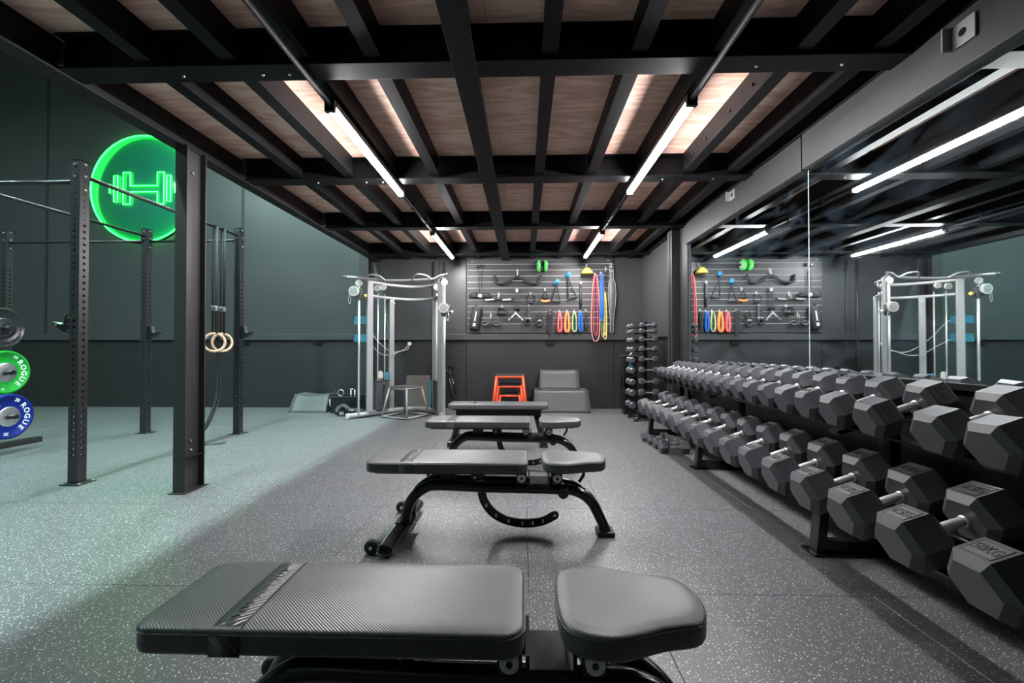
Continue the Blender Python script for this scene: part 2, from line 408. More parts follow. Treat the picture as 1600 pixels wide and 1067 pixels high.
# deck above so the hall light does not pass the plywood joints
B().bx(-2.62, 2.1, -2.5, 7.66, 2.823, 2.849).build('deck', 'wall_low', ce2)

# fascia beam above the mirror
fb = struct('trim_2')
B().bx(2.015, 2.10, 3.215, 5.50, 2.365, 2.62).build('fascia', 'column', fb, bevel=.004)
B().bx(2.005, 2.10, -1.5, 3.185, 2.365, 2.62).build('fascia', 'column', fb, bevel=.004)
B().bx(2.03, 2.10, 3.185, 3.215, 2.365, 2.62).build('joint_strip', 'blackm', fb)
for k, (y, z) in enumerate(((2.02, 2.52), (4.24, 2.55))):
    br = thing('anchor_bracket', 'pale square anchor plate with a round hole bolted to fascia, ' + ('nearer the first mirror panel end' if k == 0 else 'smaller one close to the far post'), 'bracket', (2.005 if k == 0 else 2.015, y, z))
    br['label'] = ['pale square anchor plate on the fascia above the dumbbells in the larger mirror', 'small anchor plate on the fascia beyond the mirror joint, by the post'][k]
    s_ = .055 if k == 0 else .045
    B().bx(-.012, 0, -s_, s_, -s_, s_).build('plate', 'silver', br, bevel=.003)
    B().cyl((-.014, 0, 0), (-.012, 0, 0), .018, 12).build('hole_rim', 'blackm', br)
    B().bx(-.05, 0, s_, s_ + .006, -s_, s_).build('flange', 'silver', br)

# mirrors
for k, (a, b_) in enumerate(((3.197, 5.46), (.80, 3.188))):
    mr_ = thing('wall_mirror', ['frameless wall mirror panel reaching to the post at the end wall', 'frameless wall mirror panel behind the heaviest upper dumbbells'][k], 'mirror', (2.055, (a + b_) / 2, .915))
    h = (b_ - a) / 2
    B().bx(0, .012, -h, h, 0, 1.45).build('glass', 'mirror', mr_)
    B().bx(-.0005, .012, h, h + .003, 0, 1.45).build('polished_edge', 'edge', mr_)
    B().bx(-.0005, .012, -h - .003, -h, 0, 1.45).build('polished_edge', 'edge', mr_)
ch = struct('trim_3'); B().bx(2.035, 2.10, .8, 5.46, .885, .915).build('mirror_channel', 'blackm', ch)

# ------------------------------------------------------------------ lights
def batten(x, y0, label, group):
    t = thing('ceiling_light', label, 'light', (x, y0, 2.532), 0, group)
    L = 1.57
    B().bx(-.036, .036, .02, L - .02, .030, .066).build('housing', 'steel', t, bevel=.004)
    B().layers([[(px_, y, pz) for px_, pz in [(.028 * math.cos(a), .028 - .028 * math.sin(a)) for a in [R(6) + (PI - R(12)) * q / 12 for q in range(13)]]] for y in (.03, L - .03)], sm=False).build('diffuser', 'tube', t)
    for y in (0, L - .03): B().bx(-.032, .032, y, y + .03, -.004, .066).build('end_cap', 'steel', t, bevel=.004)
    for y in (.3, L - .6): B().cyl((0, y, .066), (0, y, .09), .012, 8).build('mounting_stud', 'steel', t)
    return t
for x, nm in ((-1.19, 'hall'), (1.005, 'mirror')):
    for k, y0 in enumerate((2.61, 5.60)):
        batten(x, y0, 'lit linear batten on the %s side, %s' % (nm, ['over the second and third bench', 'close to the slat wall'][k]), 'ceiling battens')
    cd = thing('lighting_rail', 'thin black conduit joining the battens on the %s side' % nm, 'conduit', (x, 0, 2.572))
    for a, b_ in ((-2, 2.605), (4.185, 5.595), (7.175, 7.6)):
        B().cyl((0, a, 0), (0, b_, 0), .015, 10).build('conduit_length', 'column', cd)
        for q in (.3, .7): B().bx(-.02, .02, a + (b_ - a) * q - .01, a + (b_ - a) * q + .01, -.018, .049).build('saddle_clip', 'steel', cd)
HB = ['by the front wall', 'before the rig', 'over the rig bars', 'closest to the end wall', 'in the far row by the left wall']
for k, (x, y) in enumerate(((-3.5, -1.4), (-3.5, 1.2), (-3.5, 3.8), (-3.5, 6.1), (-7.4, 2.6))):
    hb = thing('high_bay_light', 'linear high bay light over the hall floor, ' + HB[k], 'light', (x, y, 5.6), 0, 'high bay lights')
    B().bx(-.13, .13, -.6, .6, .03, .10).build('housing', 'steel', hb, bevel=.008)
    B().bx(-.11, .11, -.58, .58, 0, .03).build('diffuser', 'hall', hb)
    for s_ in (-.45, .45): B().cyl((0, s_, .1), (0, s_, 1.0), .004, 6).build('suspension_rod', 'steel', hb)

# ------------------------------------------------------------------ benches
def bench_pad(x0, x1, hw, r, z0, z1, name, root, crown=.004):
    return B().pad(rrect(x0, x1, -hw, hw, r), z0, z1, .011, crown).build(name, 'vinyl', root)
def strap_band(root, x0, x1, hw, z0, z1):
    prof = [(-hw - .002, z0 + .002), (-hw - .002, z1 - .016), (-hw + .003, z1 - .005), (-hw + .016, z1 + .0015), (-hw * .8, z1 + .0045), (0, z1 + .0062), (hw * .8, z1 + .0045), (hw - .016, z1 + .0015), (hw - .003, z1 - .005), (hw + .002, z1 - .016), (hw + .002, z0 + .002)]
    b_ = B(); n = len(prof)
    v = [(x, y, z) for x in (x0, x1) for y, z in prof] + [(x, y * .97, z - .004) for x in (x0, x1) for y, z in prof]
    f = [(i, i + 1, n + i + 1, n + i) for i in range(n - 1)] + [(i, 2 * n + i, 2 * n + i + 1, i + 1) for i in range(n - 1)] + [(n + i, n + i + 1, 3 * n + i + 1, 3 * n + i) for i in range(n - 1)]
    b_.add(v, f, True)
    o = b_.build('strap_band', 'band', root)
    e = B(); xm = (x0 + x1) / 2
    for k in range(9):                                            # unreadable embossed marks
        y = -.115 + k * .026
        if k % 3 == 1: e.tube([(xm + .011 * math.cos(a), y + .009 * math.sin(a), z1 + .0060) for a in [2 * PI * q / 10 for q in range(10)]], .0011, 5, closed=True)
        else:
            e.tube([(xm - .010, y - .006, z1 + .0060), (xm + .002, y + .006, z1 + .0060), (xm + .010, y - .004, z1 + .0060)], .0011, 5)
    e.build('embossed_mark', 'band', o)
    B().tube([(x1, y, z + .0004) for y, z in prof], .0016, 5).build('seam', 'tread', o)
def base_beam(root, x, y0, y1):
    oval = [(x + .046 * math.cos(a), .042 + .034 * math.sin(a)) for a in [2 * PI * q / 18 for q in range(18)]]
    inner = [(x + .038 * math.cos(a), .042 + .026 * math.sin(a)) for a in [2 * PI * q / 18 for q in range(18)]]
    b_ = B(); n = 18
    v = [(p, y, q) for y, l in ((y0, oval), (y1, oval), (y0, inner), (y0 + .06, inner)) for p, q in l]
    f = [(k, n + k, n + (k + 1) % n, (k + 1) % n) for k in range(n)] + [(k, (k + 1) % n, 2 * n + (k + 1) % n, 2 * n + k) for k in range(n)]
    f += [(2 * n + k, 2 * n + (k + 1) % n, 3 * n + (k + 1) % n, 3 * n + k) for k in range(n)] + [list(range(n, 2 * n)), list(range(3 * n, 4 * n))]
    b_.add(v, f, True)
    o = b_.build('base_beam', 'gun', root)
    for y in (y0 + .09, y1 - .09): B().bx(x - .03, x + .03, y - .05, y + .05, 0, .010).build('rubber_foot', 'tread', o)
    for y in (y0 + .045, y1 - .045):
        w_ = B().lathe([(.012, -.018), (.034, -.018), (.038, -.012), (.038, .012), (.034, .018), (.012, .018)], 18, T=frame_T((x - .085, y, .038), (1, 0, 0), (0, 0, 1), (0, -1, 0))).build('wheel', 'tread', root)
        B().cyl((x - .085, y - .022, .038), (x - .085, y + .022, .038), .009, 10).build('axle', 'bright', w_)
        B().bx(x - .09, x - .04, y + .02, y + .03, .024, .052).build('wheel_bracket', 'blackm', w_)
def make_bench(label, loc):
    t = thing('adjustable_bench', label, 'bench', loc, 0, 'adjustable benches')
    bench_pad(-.91, 0, .162, .05, .386, .446, 'back_pad', t)
    strap_band(t, -.715, -.645, .162, .386, .446)
    out = smooth([(.10, -.125), (.20, -.162), (.32, -.125), (.42, -.095), (.452, 0), (.42, .095), (.32, .125), (.20, .162), (.10, .125), (.082, 0)], 5, True)
    B().pad([(p.x, p.y) for p in [Vector((q[0], q[1], 0)) for q in out]], .386, .446, .011, .005).build('seat_pad', 'vinyl', t)
    B().tube([(x, y, .436) for x, y in rrect(-.9105, .0005, -.1625, .1625, .05)], .0016, 5, closed=True).build('piping', 'vinyl', t)
    B().tube([(p[0], p[1], .436) for p in out], .0018, 5, closed=True).build('piping', 'vinyl', t)
    B().bx(-.86, -.02, -.125, .125, .372, .386).build('pad_tray', 'blackm', t, bevel=.003)
    B().bx(.13, .38, -.07, .07, .374, .386).build('pad_tray', 'blackm', t, bevel=.003)
    path = smooth([(-.705, 0, .075), (-.69, 0, .16), (-.652, 0, .228), (-.59, 0, .276), (-.515, 0, .292), (-.22, 0, .283), (.17, 0, .276), (.285, 0, .254), (.365, 0, .194), (.415, 0, .105), (.452, 0, .022)], 5)
    for s_ in (-1, 1):
        q = []
        for p in path:
            k = max(0, min(1, (p.x - .18) / .2)); q.append((p.x, s_ * (.062 * (1 - k) + .020 * k), p.z))
        B().tube(q, .030, 12).build('frame_tube', 'blackm', t)
    B().bx(.40, .50, -.055, .055, 0, .028).build('rubber_foot', 'tread', t, bevel=.008)
    base_beam(t, -.735, -.33, .33)
    B().bx(-.755, -.655, -.09, .09, .074, .084).build('weld_plate', 'blackm', t, bevel=.002)
    # ladder arc with slots
    pts = smooth([(-.275, 0, .30), (-.262, 0, .20), (-.215, 0, .125), (-.15, 0, .082), (-.07, 0, .060), (.01, 0, .056), (.09, 0, .070), (.158, 0, .104)], 4)
    b_ = B(); n = len(pts); A_ = []; 
    for i, p in enumerate(pts):
        tg = (pts[min(i + 1, n - 1)] - pts[max(i - 1, 0)]).normalized(); nn = Vector((-tg.z, 0, tg.x)); A_.append((p + nn * .024, p - nn * .024))
    tip = [pts[-1] + Vector((math.cos(a), 0, math.sin(a))) * .024 for a in [R(-50 + 20 * k) for k in range(7)]]
    loop = [a for a, _ in A_] + tip[::-1] + [c for _, c in A_][::-1]
    b_.prism([(p.x, -.006, p.z) for p in loop][::-1], (0, .012, 0)).build('ladder_arc', 'blackm', t)
    sl = [pts[int(k)] for k in (6, 10, 14, 18, 21, 24)]
    for k in (6, 10, 14, 18, 21, 24):
        p = pts[k]; B().box((p.x, 0, p.z), (.009, .0135, .020)).build('slot', 'bright', t)
    p = pts[-1]; B().cyl((p.x, -.008, p.z), (p.x, .008, p.z), .007, 10).build('stop_pin', 'bright', t)
    # pivots and brackets
    for x in (-.035, .165):
        B().bx(x - .03, x + .03, -.098, .098, .31, .374).build('hinge_bracket', 'blackm', t, bevel=.006)
        for s_ in (-1, 1):
            h_ = B().cyl((x, s_ * .098, .350), (x, s_ * .116, .350), .023, 18).build('pivot_cap', 'bright', t)
            B().cyl((x, s_ * .116, .350), (x, s_ * .119, .350), .008, 10).build('pivot_bolt', 'blackm', h_)
    B().bx(.005, .125, -.075, .075, .303, .309).build('centre_plate', 'blackm', t, bevel=.002)
    for x in (.008, .122): B().bx(x - .005, x + .005, -.08, .08, .303, .345).build('stop_lug', 'blackm', t)
    B().bx(-.50, -.42, -.06, .06, .31, .372).build('rubber_stop', 'tread', t, bevel=.008)
    B().bx(-.33, -.25, -.05, .05, .318, .372).build('catch', 'blackm', t, bevel=.004)
    B().cyl((-.30, -.09, .345), (-.30, .09, .345), .008, 8).build('catch_pin', 'bright', t)
    q = [(.33, 0, .37), (.325, 0, .335), (.30, 0, .30)]
    B().tube(q, .018, 8, squash=(1, .5)).build('seat_ladder', 'blackm', t)
    B().cyl((.20, -.10, .262), (.20, .10, .262), .030, 16).build('cross_tube', 'blackm', t)
    return t
B1 = make_bench('black ribbed-vinyl adjustable bench, whole length clear, foremost of the row under the battens', (-.0, 1.135, 0))
B1['label'] = 'adjustable bench farthest from the slat wall, its ribbed carbon-look vinyl clearly readable'
B2 = dup(B1, (.02, 2.56, 0), None, 'adjustable bench second in the row, between the ribbed foremost bench and the third')
B3 = dup(B1, (.05, 3.88, 0), None, 'adjustable bench third in the row, next to the flat one-pad bench')
t = thing('flat_bench', 'flat bench with one long pad and no seat, in front of the orange boxes', 'bench', (-.29, 4.92, 0))
bench_pad(-.555, .555, .15, .05, .395, .45, 'pad', t)
strap_band(t, -.30, -.25, .15, .395, .45)
B().bx(-.5, .5, -.08, .08, .378, .395).build('pad_tray', 'blackm', t, bevel=.003)
B().bx(-.48, .48, -.035, .035, .31, .378).build('spine', 'blackm', t, bevel=.006)
for s_ in (-1, 1):
    B().tube([(s_ * .43, 0, .33), (s_ * .50, 0, .05)], .038, 4).build('leg', 'blackm', t)
    B().bx(s_ * .50 - .04, s_ * .50 + .04, -.24, .24, .008, .06).build('foot_beam', 'blackm', t, bevel=.008)
    for y in (-.21, .21): B().bx(s_ * .50 - .045, s_ * .50 + .045, y - .03, y + .03, 0, .02).build('rubber_foot', 'tread', t, bevel=.004)

# ------------------------------------------------------------------ hex dumbbells
def hexloop(x, ff, roll=0):
    rc = ff / math.sqrt(3)
    return [(x, rc * math.cos(R(60 * k + roll)), rc * math.sin(R(60 * k + roll))) for k in range(6)]
def head_mesh(ff, L):
    c = ff * .13; ci = ff * .27
    return B().layers([hexloop(-L / 2, ff - ci), hexloop(-L / 2 + c, ff), hexloop(L / 2 - c, ff), hexloop(L / 2, ff - ci)], sm=False).mesh('head')
def handle_mesh(h, r):
    pr = []
    n = 9
    for k in range(n + 1):
        u = -1 + 2 * k / n; pr.append((r * (1.0 + .14 * (1 - u * u)), u * h))
    g = r * 1.18
    prof = [(r * 1.25, -h - .012), (r * 1.25, -h + .008), (r * .95, -h + .010)] + [(q, z * .86) for q, z in pr] + [(r * .95, h - .010), (r * 1.25, h - .008), (r * 1.25, h + .012)]
    return B().lathe(prof, 18, T=frame_T((0, 0, 0), (0, 1, 0), (0, 0, 1), (1, 0, 0))).mesh('handle')
def label_obj(parent, ff, L, facet, txt=None):
    # framed label on one facet (0 = top, -60 = upper side facing the hall front)
    s_ = ff / math.sqrt(3); a = R(facet); up = Vector((0, math.sin(a), math.cos(a))); down = Vector((0, -math.cos(a), math.sin(a)))
    T = frame_T(up * (ff / 2), down, (1, 0, 0), up)
    w_, h_ = s_ * .40, L * .26
    b_ = B()
    for x0, x1, y0, y1 in ((-w_, w_, h_ * .88, h_), (-w_, w_, -h_, -h_ * .88), (-w_, -w_ * .93, -h_, h_), (w_ * .93, w_, -h_, h_)): b_.bx(x0, x1, y0, y1, -.001, .0018, T)
    o = b_.build('label_frame', 'rubber', parent)
    B().bx(-w_ * .93, w_ * .93, -h_ * .88, h_ * .88, -.001, .0006, T).build('label_panel', 'rubber2', o)
    if txt:
        v, f = text_geo(txt, h_ * 1.25, .0008)
        wd = max(p.x for p in v) - min(p.x for p in v); k = min(1.0, w_ * 1.7 / wd)
        B().add([(p.x * k, p.y, p.z + .0012) for p in v], f, False, T).build('lettering', 'tread', o)
    return o
_dm = {}
def hex_dumbbell(ff, L, gap, hr, loc, rot, label, cat, group, txt=None, facet=None):
    key = (round(ff, 4), round(L, 4), round(gap, 4))
    if key not in _dm:
        hm = head_mesh(ff, L); hm.materials.append(M['rubber']); bm = handle_mesh(gap / 2, hr); bm.materials.append(M['chrome']); _dm[key] = (hm, bm)
    hm, bm = _dm[key]
    t = thing('hex_dumbbell', label, cat, loc, 0, group); t.rotation_euler = rot
    for s_ in (-1, 1):
        h_ = place(None, 'head', hm, None, t, (s_ * (gap + L) / 2, 0, 0))
        if facet is not None: label_obj(h_, ff, L, facet, txt)
    place(None, 'handle', bm, None, t)
    return t
TILT = R(-19)
def tier_point(xf, ztop, ff, L, gap):
    # centre of a dumbbell whose lowered end face has its upper edge at (xf, ztop)
    ax = Vector((math.cos(-TILT), 0, math.sin(-TILT))); up = Vector((-math.sin(-TILT), 0, math.cos(-TILT)))
    return Vector((xf, 0, ztop)) + ax * (gap / 2 + L) - up * ((ff - ff * .27) / 2)
SAD = []
for k in range(15):
    y = 1.40 + .2715 * k
    if k == 0: y = 1.375
    ff = .196 - .0014 * k; L = .155 - .0016 * k; gap = .125
    c = tier_point(1.35, .418, ff, L, gap); SAD.append((0, y, c, ff, L, gap))
    kg = ['50KG', '47.5KG', '47.5KG', '45KG', '45KG', '42.5KG', '42.5KG', '40KG', '40KG'][k] if k < 9 else None
    hex_dumbbell(ff, L, gap, .0165, (c.x, y, c.z), (R(random.uniform(-2.5, 2.5)), TILT, 0), 'large hex dumbbell on the lower rack tier, %s counting from the dumbbell tower' % ORD[14 - k], 'dumbbell', 'hex dumbbells on the lower tier', kg, 0)
ty = [1.53, 1.745, 2.06, 2.30, 2.51, 2.715, 2.91, 3.11, 3.30]
st = .186
while len(ty) < 20: ty.append(ty[-1] + st); st -= .0032
for k in range(20):
    q = k // 2
    ff = .172 - .0072 * q - (.012 if k > 14 else 0); L = .132 - .0045 * q; gap = .122
    c = tier_point(1.55, .796 + .02 * k / 20, ff, L, gap)
    SAD.append((1, ty[k], c, ff, L, gap))
    fa = -60 if k in (2, ) else (0 if k in (4, 7, 9, 12) else None)
    kg = ['25KG', '22.5KG', '20KG', '17.5KG', '15KG', '12.5KG', '10KG', '7.5KG', '5KG', '2.5KG'][q] if k in (2, 4) else None
    hex_dumbbell(ff, L, gap, .0155, (c.x, ty[k], c.z), (R(random.uniform(-4, 4)), TILT, 0), 'hex dumbbell on the upper rack tier under the mirror, %s counting from the dumbbell tower' % ORD[19 - k], 'dumbbell', 'hex dumbbells on the upper tier', kg, fa)
for k, (x, y, ff) in enumerate(((1.53, 4.50, .125), (1.53, 4.70, .11), (1.52, 4.88, .10), (1.50, 5.05, .095))):
    hex_dumbbell(ff, .09, .12, .0135, (x, y, ff / 2), (0, 0, R(random.uniform(-5, 5))), 'small hex dumbbell lying on the floor under the rack, %s counting from the dumbbell tower' % ORD[3 - k], 'dumbbell', 'hex dumbbells on the floor')

# ------------------------------------------------------------------ dumbbell rack
rk = thing('dumbbell_rack', 'long black two-tier dumbbell rack along the mirror wall', 'rack', (1.55, 3.3, 0))
def TX(x, y, z): return (x - 1.55, y - 3.3, z)
def tier(xf, ztop, ff, L, gap, y0, y1):
    c = tier_point(xf, ztop, ff, L, gap); ax = Vector((math.cos(-TILT), 0, math.sin(-TILT))); up = Vector((-math.sin(-TILT), 0, math.cos(-TILT)))
    base = c - up * (ff / 2 + .003)
    T = frame_T(TX(base.x, (y0 + y1) / 2, base.z), ax, (0, 1, 0), up); h = (y1 - y0) / 2; e = gap / 2 + L * .45
    B().bx(-e, -gap / 2 - .01, -h, h, -.012, 0, T).build('support_rail', 'blackm', rk, bevel=.003)
    B().bx(gap / 2 + .01, e + .03, -h, h, -.012, 0, T).build('support_rail', 'blackm', rk, bevel=.003)
    B().bx(e + .03, e + .04, -h, h, -.012, .02, T).build('back_lip', 'blackm', rk)
    return base
b1 = tier(1.35, .418, .196, .155, .125, 1.25, 5.35)
b2 = tier(1.55, .79, .172, .132, .122, 1.40, 5.35)
_ax = Vector((math.cos(-TILT), 0, math.sin(-TILT))); _up = Vector((-math.sin(-TILT), 0, math.cos(-TILT)))
for q, y, c, ff, L, gap in SAD:
    bb = b1 if q == 0 else b2
    low_ = Vector((c.x, 0, c.z)) - _up * (ff / 2 + .001)
    top = (low_ - Vector((bb.x, 0, bb.z))).dot(_up); sh = (low_ - Vector((bb.x, 0, bb.z))).dot(_ax)
    if top < .003: continue
    T = frame_T(TX(bb.x, y, bb.z), _ax, (0, 1, 0), _up)
    for s_ in (-1, 1):
        m_ = sh + s_ * (gap / 2 + L * .3)
        B().bx(m_ - .02, m_ + .02, -ff * .22, ff * .22, 0, top, T).build('saddle', 'blackm', rk)
for y in (2.36, 3.95, 5.42):
    def PR(name, pts): B().prism([TX(x, y - .034, z) for x, z in pts], (0, .068, 0)).build(name, 'blackm', rk, bevel=.004)
    PR('front_leg', [(1.525, .012), (1.575, .012), (1.60, .285), (1.555, .270)])
    PR('rear_post', [(1.90, .07), (1.96, .07), (1.96, .725), (1.90, .705)])
    for bb, x0, x1 in ((b1, -.16, .38), (b2, -.16, .24)):
        ax = Vector((math.cos(-TILT), 0, math.sin(-TILT))); up = Vector((-math.sin(-TILT), 0, math.cos(-TILT)))
        q = [bb + ax * x0 - up * .013, bb + ax * x1 - up * .013, bb + ax * x1 - up * .06, bb + ax * x0 - up * .035]
        PR('tier_arm', [(p.x, p.z) for p in q][::-1])
    B().bx(1.50 - 1.55, 2.02 - 1.55, y - .06 - 3.3, y + .06 - 3.3, 0, .012).build('foot_plate', 'blackm', rk, bevel=.003)
    B().bx(1.575 - 1.55, 2.0 - 1.55, y - .03 - 3.3, y + .03 - 3.3, .012, .07).build('foot_beam', 'blackm', rk, bevel=.004)
B().bx(1.90 - 1.55, 1.95 - 1.55, 1.3 - 3.3, 5.3 - 3.3, .30, .36).build('rear_tie', 'blackm', rk, bevel=.004)

# ------------------------------------------------------------------ dumbbell tower with small dumbbells
tw = thing('dumbbell_tower', 'narrow black upright dumbbell tower by the end of the rack', 'rack', (1.80, 6.55, 0))
B().bx(-.03, .03, -.03, .03, .02, 1.45).build('mast', 'blackm', tw, bevel=.004)
for a in range(4):
    c, s_ = math.cos(PI / 4 + a * PI / 2), math.sin(PI / 4 + a * PI / 2)
    B().tube([(0, 0, .06), (c * .27, s_ * .27, .03)], .02, 8).build('foot', 'blackm', tw)
    B().cyl((c * .27, s_ * .27, 0), (c * .27, s_ * .27, .04), .024, 10).build('foot_pad', 'tread', tw)
zz = [1.40, 1.315, 1.19, 1.05, .90, .742, .573, .414, .235]
def ball_head(r, L):
    return B().layers([hexloop(-L / 2, 1.3 * r, 30), hexloop(-L / 2 + L * .2, 2 * r * .95, 30), hexloop(L / 2 - L * .2, 2 * r * .95, 30), hexloop(L / 2, 1.3 * r, 30)], sm=False).mesh('head')
for k, z in enumerate(zz):
    r = .034 + .0024 * k; L = .066 + .0036 * k; gap = .115
    hm = ball_head(r, L); hm.materials.append(M['rubber']); bm = handle_mesh(gap / 2, .011); bm.materials.append(M['silver'])
    for side in range(2):
        if side == 0: loc, rz = (1.80 + .015, 6.41, z), 0
        else: loc, rz = (1.80 - .205, 6.58, z - .012), PI / 2
        d = thing('small_dumbbell', 'small dumbbell on the tower, %s from the top of the %s column' % (ORD[k], ['mirror-side front', 'outer side'][side]), 'dumbbell', loc, rz, 'small dumbbells on the tower')
        for s_ in (-1, 1): place(None, 'head', hm, None, d, (s_ * (gap + L) / 2, 0, 0))
        place(None, 'handle', bm, None, d)
    cr = B()
    for x in (-.03, .06): cr.bx(x - .006, x + .006, -.16, .0, z - .032, z - .014)
    for y in (-.01, .07): cr.bx(-.225, .02, y - .006, y + .006, z - .044, z - .026)
    cr.build('cradle_arm', 'blackm', tw)

# wipe dispenser stand
ds = thing('wipe_dispenser', 'black floor-standing wipe dispenser with a blue mark beside the dumbbell tower', 'dispenser', (1.70, 7.1, 0))
B().bx(-.11, .11, -.09, .09, 0, .42).build('bin', 'blackm', ds, bevel=.01)
B().bx(-.11, .11, .02, .09, .42, .58).build('rear_panel', 'blackm', ds)
B().bx(-.11, -.10, -.09, .09, .42, .58).build('side_panel', 'blackm', ds); B().bx(.10, .11, -.09, .09, .42, .58).build('side_panel', 'blackm', ds)
B().bx(-.11, .11, -.09, .09, .58, .93).build('wipe_box', 'blackm', ds, bevel=.01)
B().bx(-.12, .12, -.10, .10, .93, .945).build('lid', 'stack', ds, bevel=.004)
B().tube([(.0, -.05, .94), (.02, -.06, .98), (.06, -.07, 1.0)], [.012, .016, .008], 6, squash=(1, .3)).build('wipe', 'white', ds)
lg = B(); lg.bx(-.045, .03, -.093, -.09, .775, .785).bx(-.012, -.002, -.093, -.09, .79, .83).bx(-.03, .016, -.093, -.09, .735, .743).bx(-.03, .016, -.093, -.09, .755, .763)
lg.build('mark', 'cyan', ds)

# ------------------------------------------------------------------ power rig
rg = thing('power_rig', 'black perforated steel power rig with round pull-up bars', 'rig', (-3.56, 3.38, 0))
def TR(p): return (p[0] + 3.56, p[1] - 3.38, p[2])
def holed_face(b_, T, w_, cells):
    # cells: list of (v0, v1, r or None)
    n = 16
    for v0, v1, r in cells:
        h = v1 - v0
        if not r:
            b_.add([(-w_ / 2, v0, 0), (w_ / 2, v0, 0), (w_ / 2, v1, 0), (-w_ / 2, v1, 0)], [(0, 1, 2, 3)], False, T); continue
        c = (v0 + v1) / 2; sq = []; ci = []
        for k in range(n):
            a = 2 * PI * k / n + PI / n * 0; dx, dy = math.cos(a), math.sin(a)
            m_ = max(abs(dx), abs(dy)); sq.append((dx / m_ * w_ / 2, c + dy / m_ * h / 2, 0)); ci.append((dx * r, c + dy * r, 0))
        deep = [(x, y, -.012) for x, y, z in ci]
        f = [(k, (k + 1) % n, n + (k + 1) % n, n + k) for k in range(n)] + [(n + k, n + (k + 1) % n, 2 * n + (k + 1) % n, 2 * n + k) for k in range(n)]
        b_.add(sq + ci + deep, f, False, T)
UW = .0762
def upright(x, y):
    cells = [(0, .20, None)]; z = .20
    while z < 2.03: cells.append((z, z + .0508, .0122)); z += .0508
    while z < 2.52: cells.append((z, z + .0508, .0055)); z += .0508
    cells.append((z, 2.572, None))
    b_ = B(); hw = UW / 2
    for k in range(4):
        a = k * PI / 2; nrm = Vector((math.sin(a), -math.cos(a), 0)); u = Vector((math.cos(a), math.sin(a), 0))
        holed_face(b_, frame_T(Vector(TR((x, y, 0))) + nrm * hw, u, (0, 0, 1), nrm), UW, cells)
    b_.bx(-hw, hw, -hw, hw, 2.566, 2.572, Matrix.Translation(TR((x, y, 0))))
    o = b_.build('upright', 'rig', rg)
    T = Matrix.Translation(TR((x, y, 0)))
    B().bx(-.07, .09, -.075, .075, .0, .008, T).build('foot_plate', 'rig', o, bevel=.002)
    for (bx_, by_) in ((.075, -.055), (.075, .055), (-.055, -.06), (-.055, .06)): B().cyl((bx_, by_, .008), (bx_, by_, .016), .009, 6, T=T).build('anchor_bolt', 'bright', o)
    for z in (2.535, 2.44):
        B().cyl((-.0, -hw - .010, z), (0, -hw, z), .010, 6, T=T).build('bolt', 'bright', o)
        B().cyl((hw, 0, z + .01), (hw + .010, 0, z + .01), .010, 6, T=T).build('bolt', 'bright', o)
    B().cyl((hw, 0, 2.34), (hw + .010, 0, 2.34), .010, 6, T=T).build('bolt', 'bright', o)
    for nx, z in ((0, 2.07), (1, 1.30)):
        c = [(-.022, -.028), (-.004, .024), (.004, .024), (.024, -.028), (.012, -.028), (0, .004), (-.010, -.028)]
        Tn = T @ (frame_T((0, -hw - .0004, z), (1, 0, 0), (0, 0, 1), (0, -1, 0)) if nx == 0 else frame_T((hw + .0004, 0, z), (0, 1, 0), (0, 0, 1), (1, 0, 0)))
        # two convex strokes of the chevron
        B().prism([(-.022, -.026, 0), (-.011, -.026, 0), (.004, .024, 0), (-.004, .024, 0)], (0, 0, .0006), Tn).prism([(.011, -.026, 0), (.022, -.026, 0), (.004, .024, 0), (-.003, .018, 0)], (0, 0, .0006), Tn).build('chevron_mark', 'carb', o)
    return o
for x, y in ((-3.56, 3.38), (-3.58, 5.36), (-4.77, 5.36), (-6.62, 5.38), (-4.77, 3.38)): upright(x, y)
def pull_bar(p0, p1):
    o = B().cyl(TR(p0), TR(p1), .0165, 14).build('pull_up_bar', 'rig', rg)
    for p, q in ((p0, p1), (p1, p0)):
        d = (Vector(q) - Vector(p)).normalized(); a = Vector(TR(p))
        side = Vector((-d.y, d.x, 0))
        T = frame_T(a, d, side, (0, 0, 1))
        B().bx(0, .006, -.036, .036, -.05, .09, T).build('flange_plate', 'rig', o)
h = UW / 2
pull_bar((-3.56, 3.38 + h, 2.463), (-3.58, 5.36 - h, 2.475)); pull_bar((-4.77, 3.38 + h, 2.463), (-4.77, 5.36 - h, 2.48))
pull_bar((-4.77 + h, 3.38, 2.407), (-3.56 - h, 3.38, 2.407)); pull_bar((-4.77 + h, 5.36, 2.417), (-3.58 - h, 5.36, 2.417)); pull_bar((-6.62 + h, 5.37, 2.417), (-4.77 - h, 5.36, 2.417))
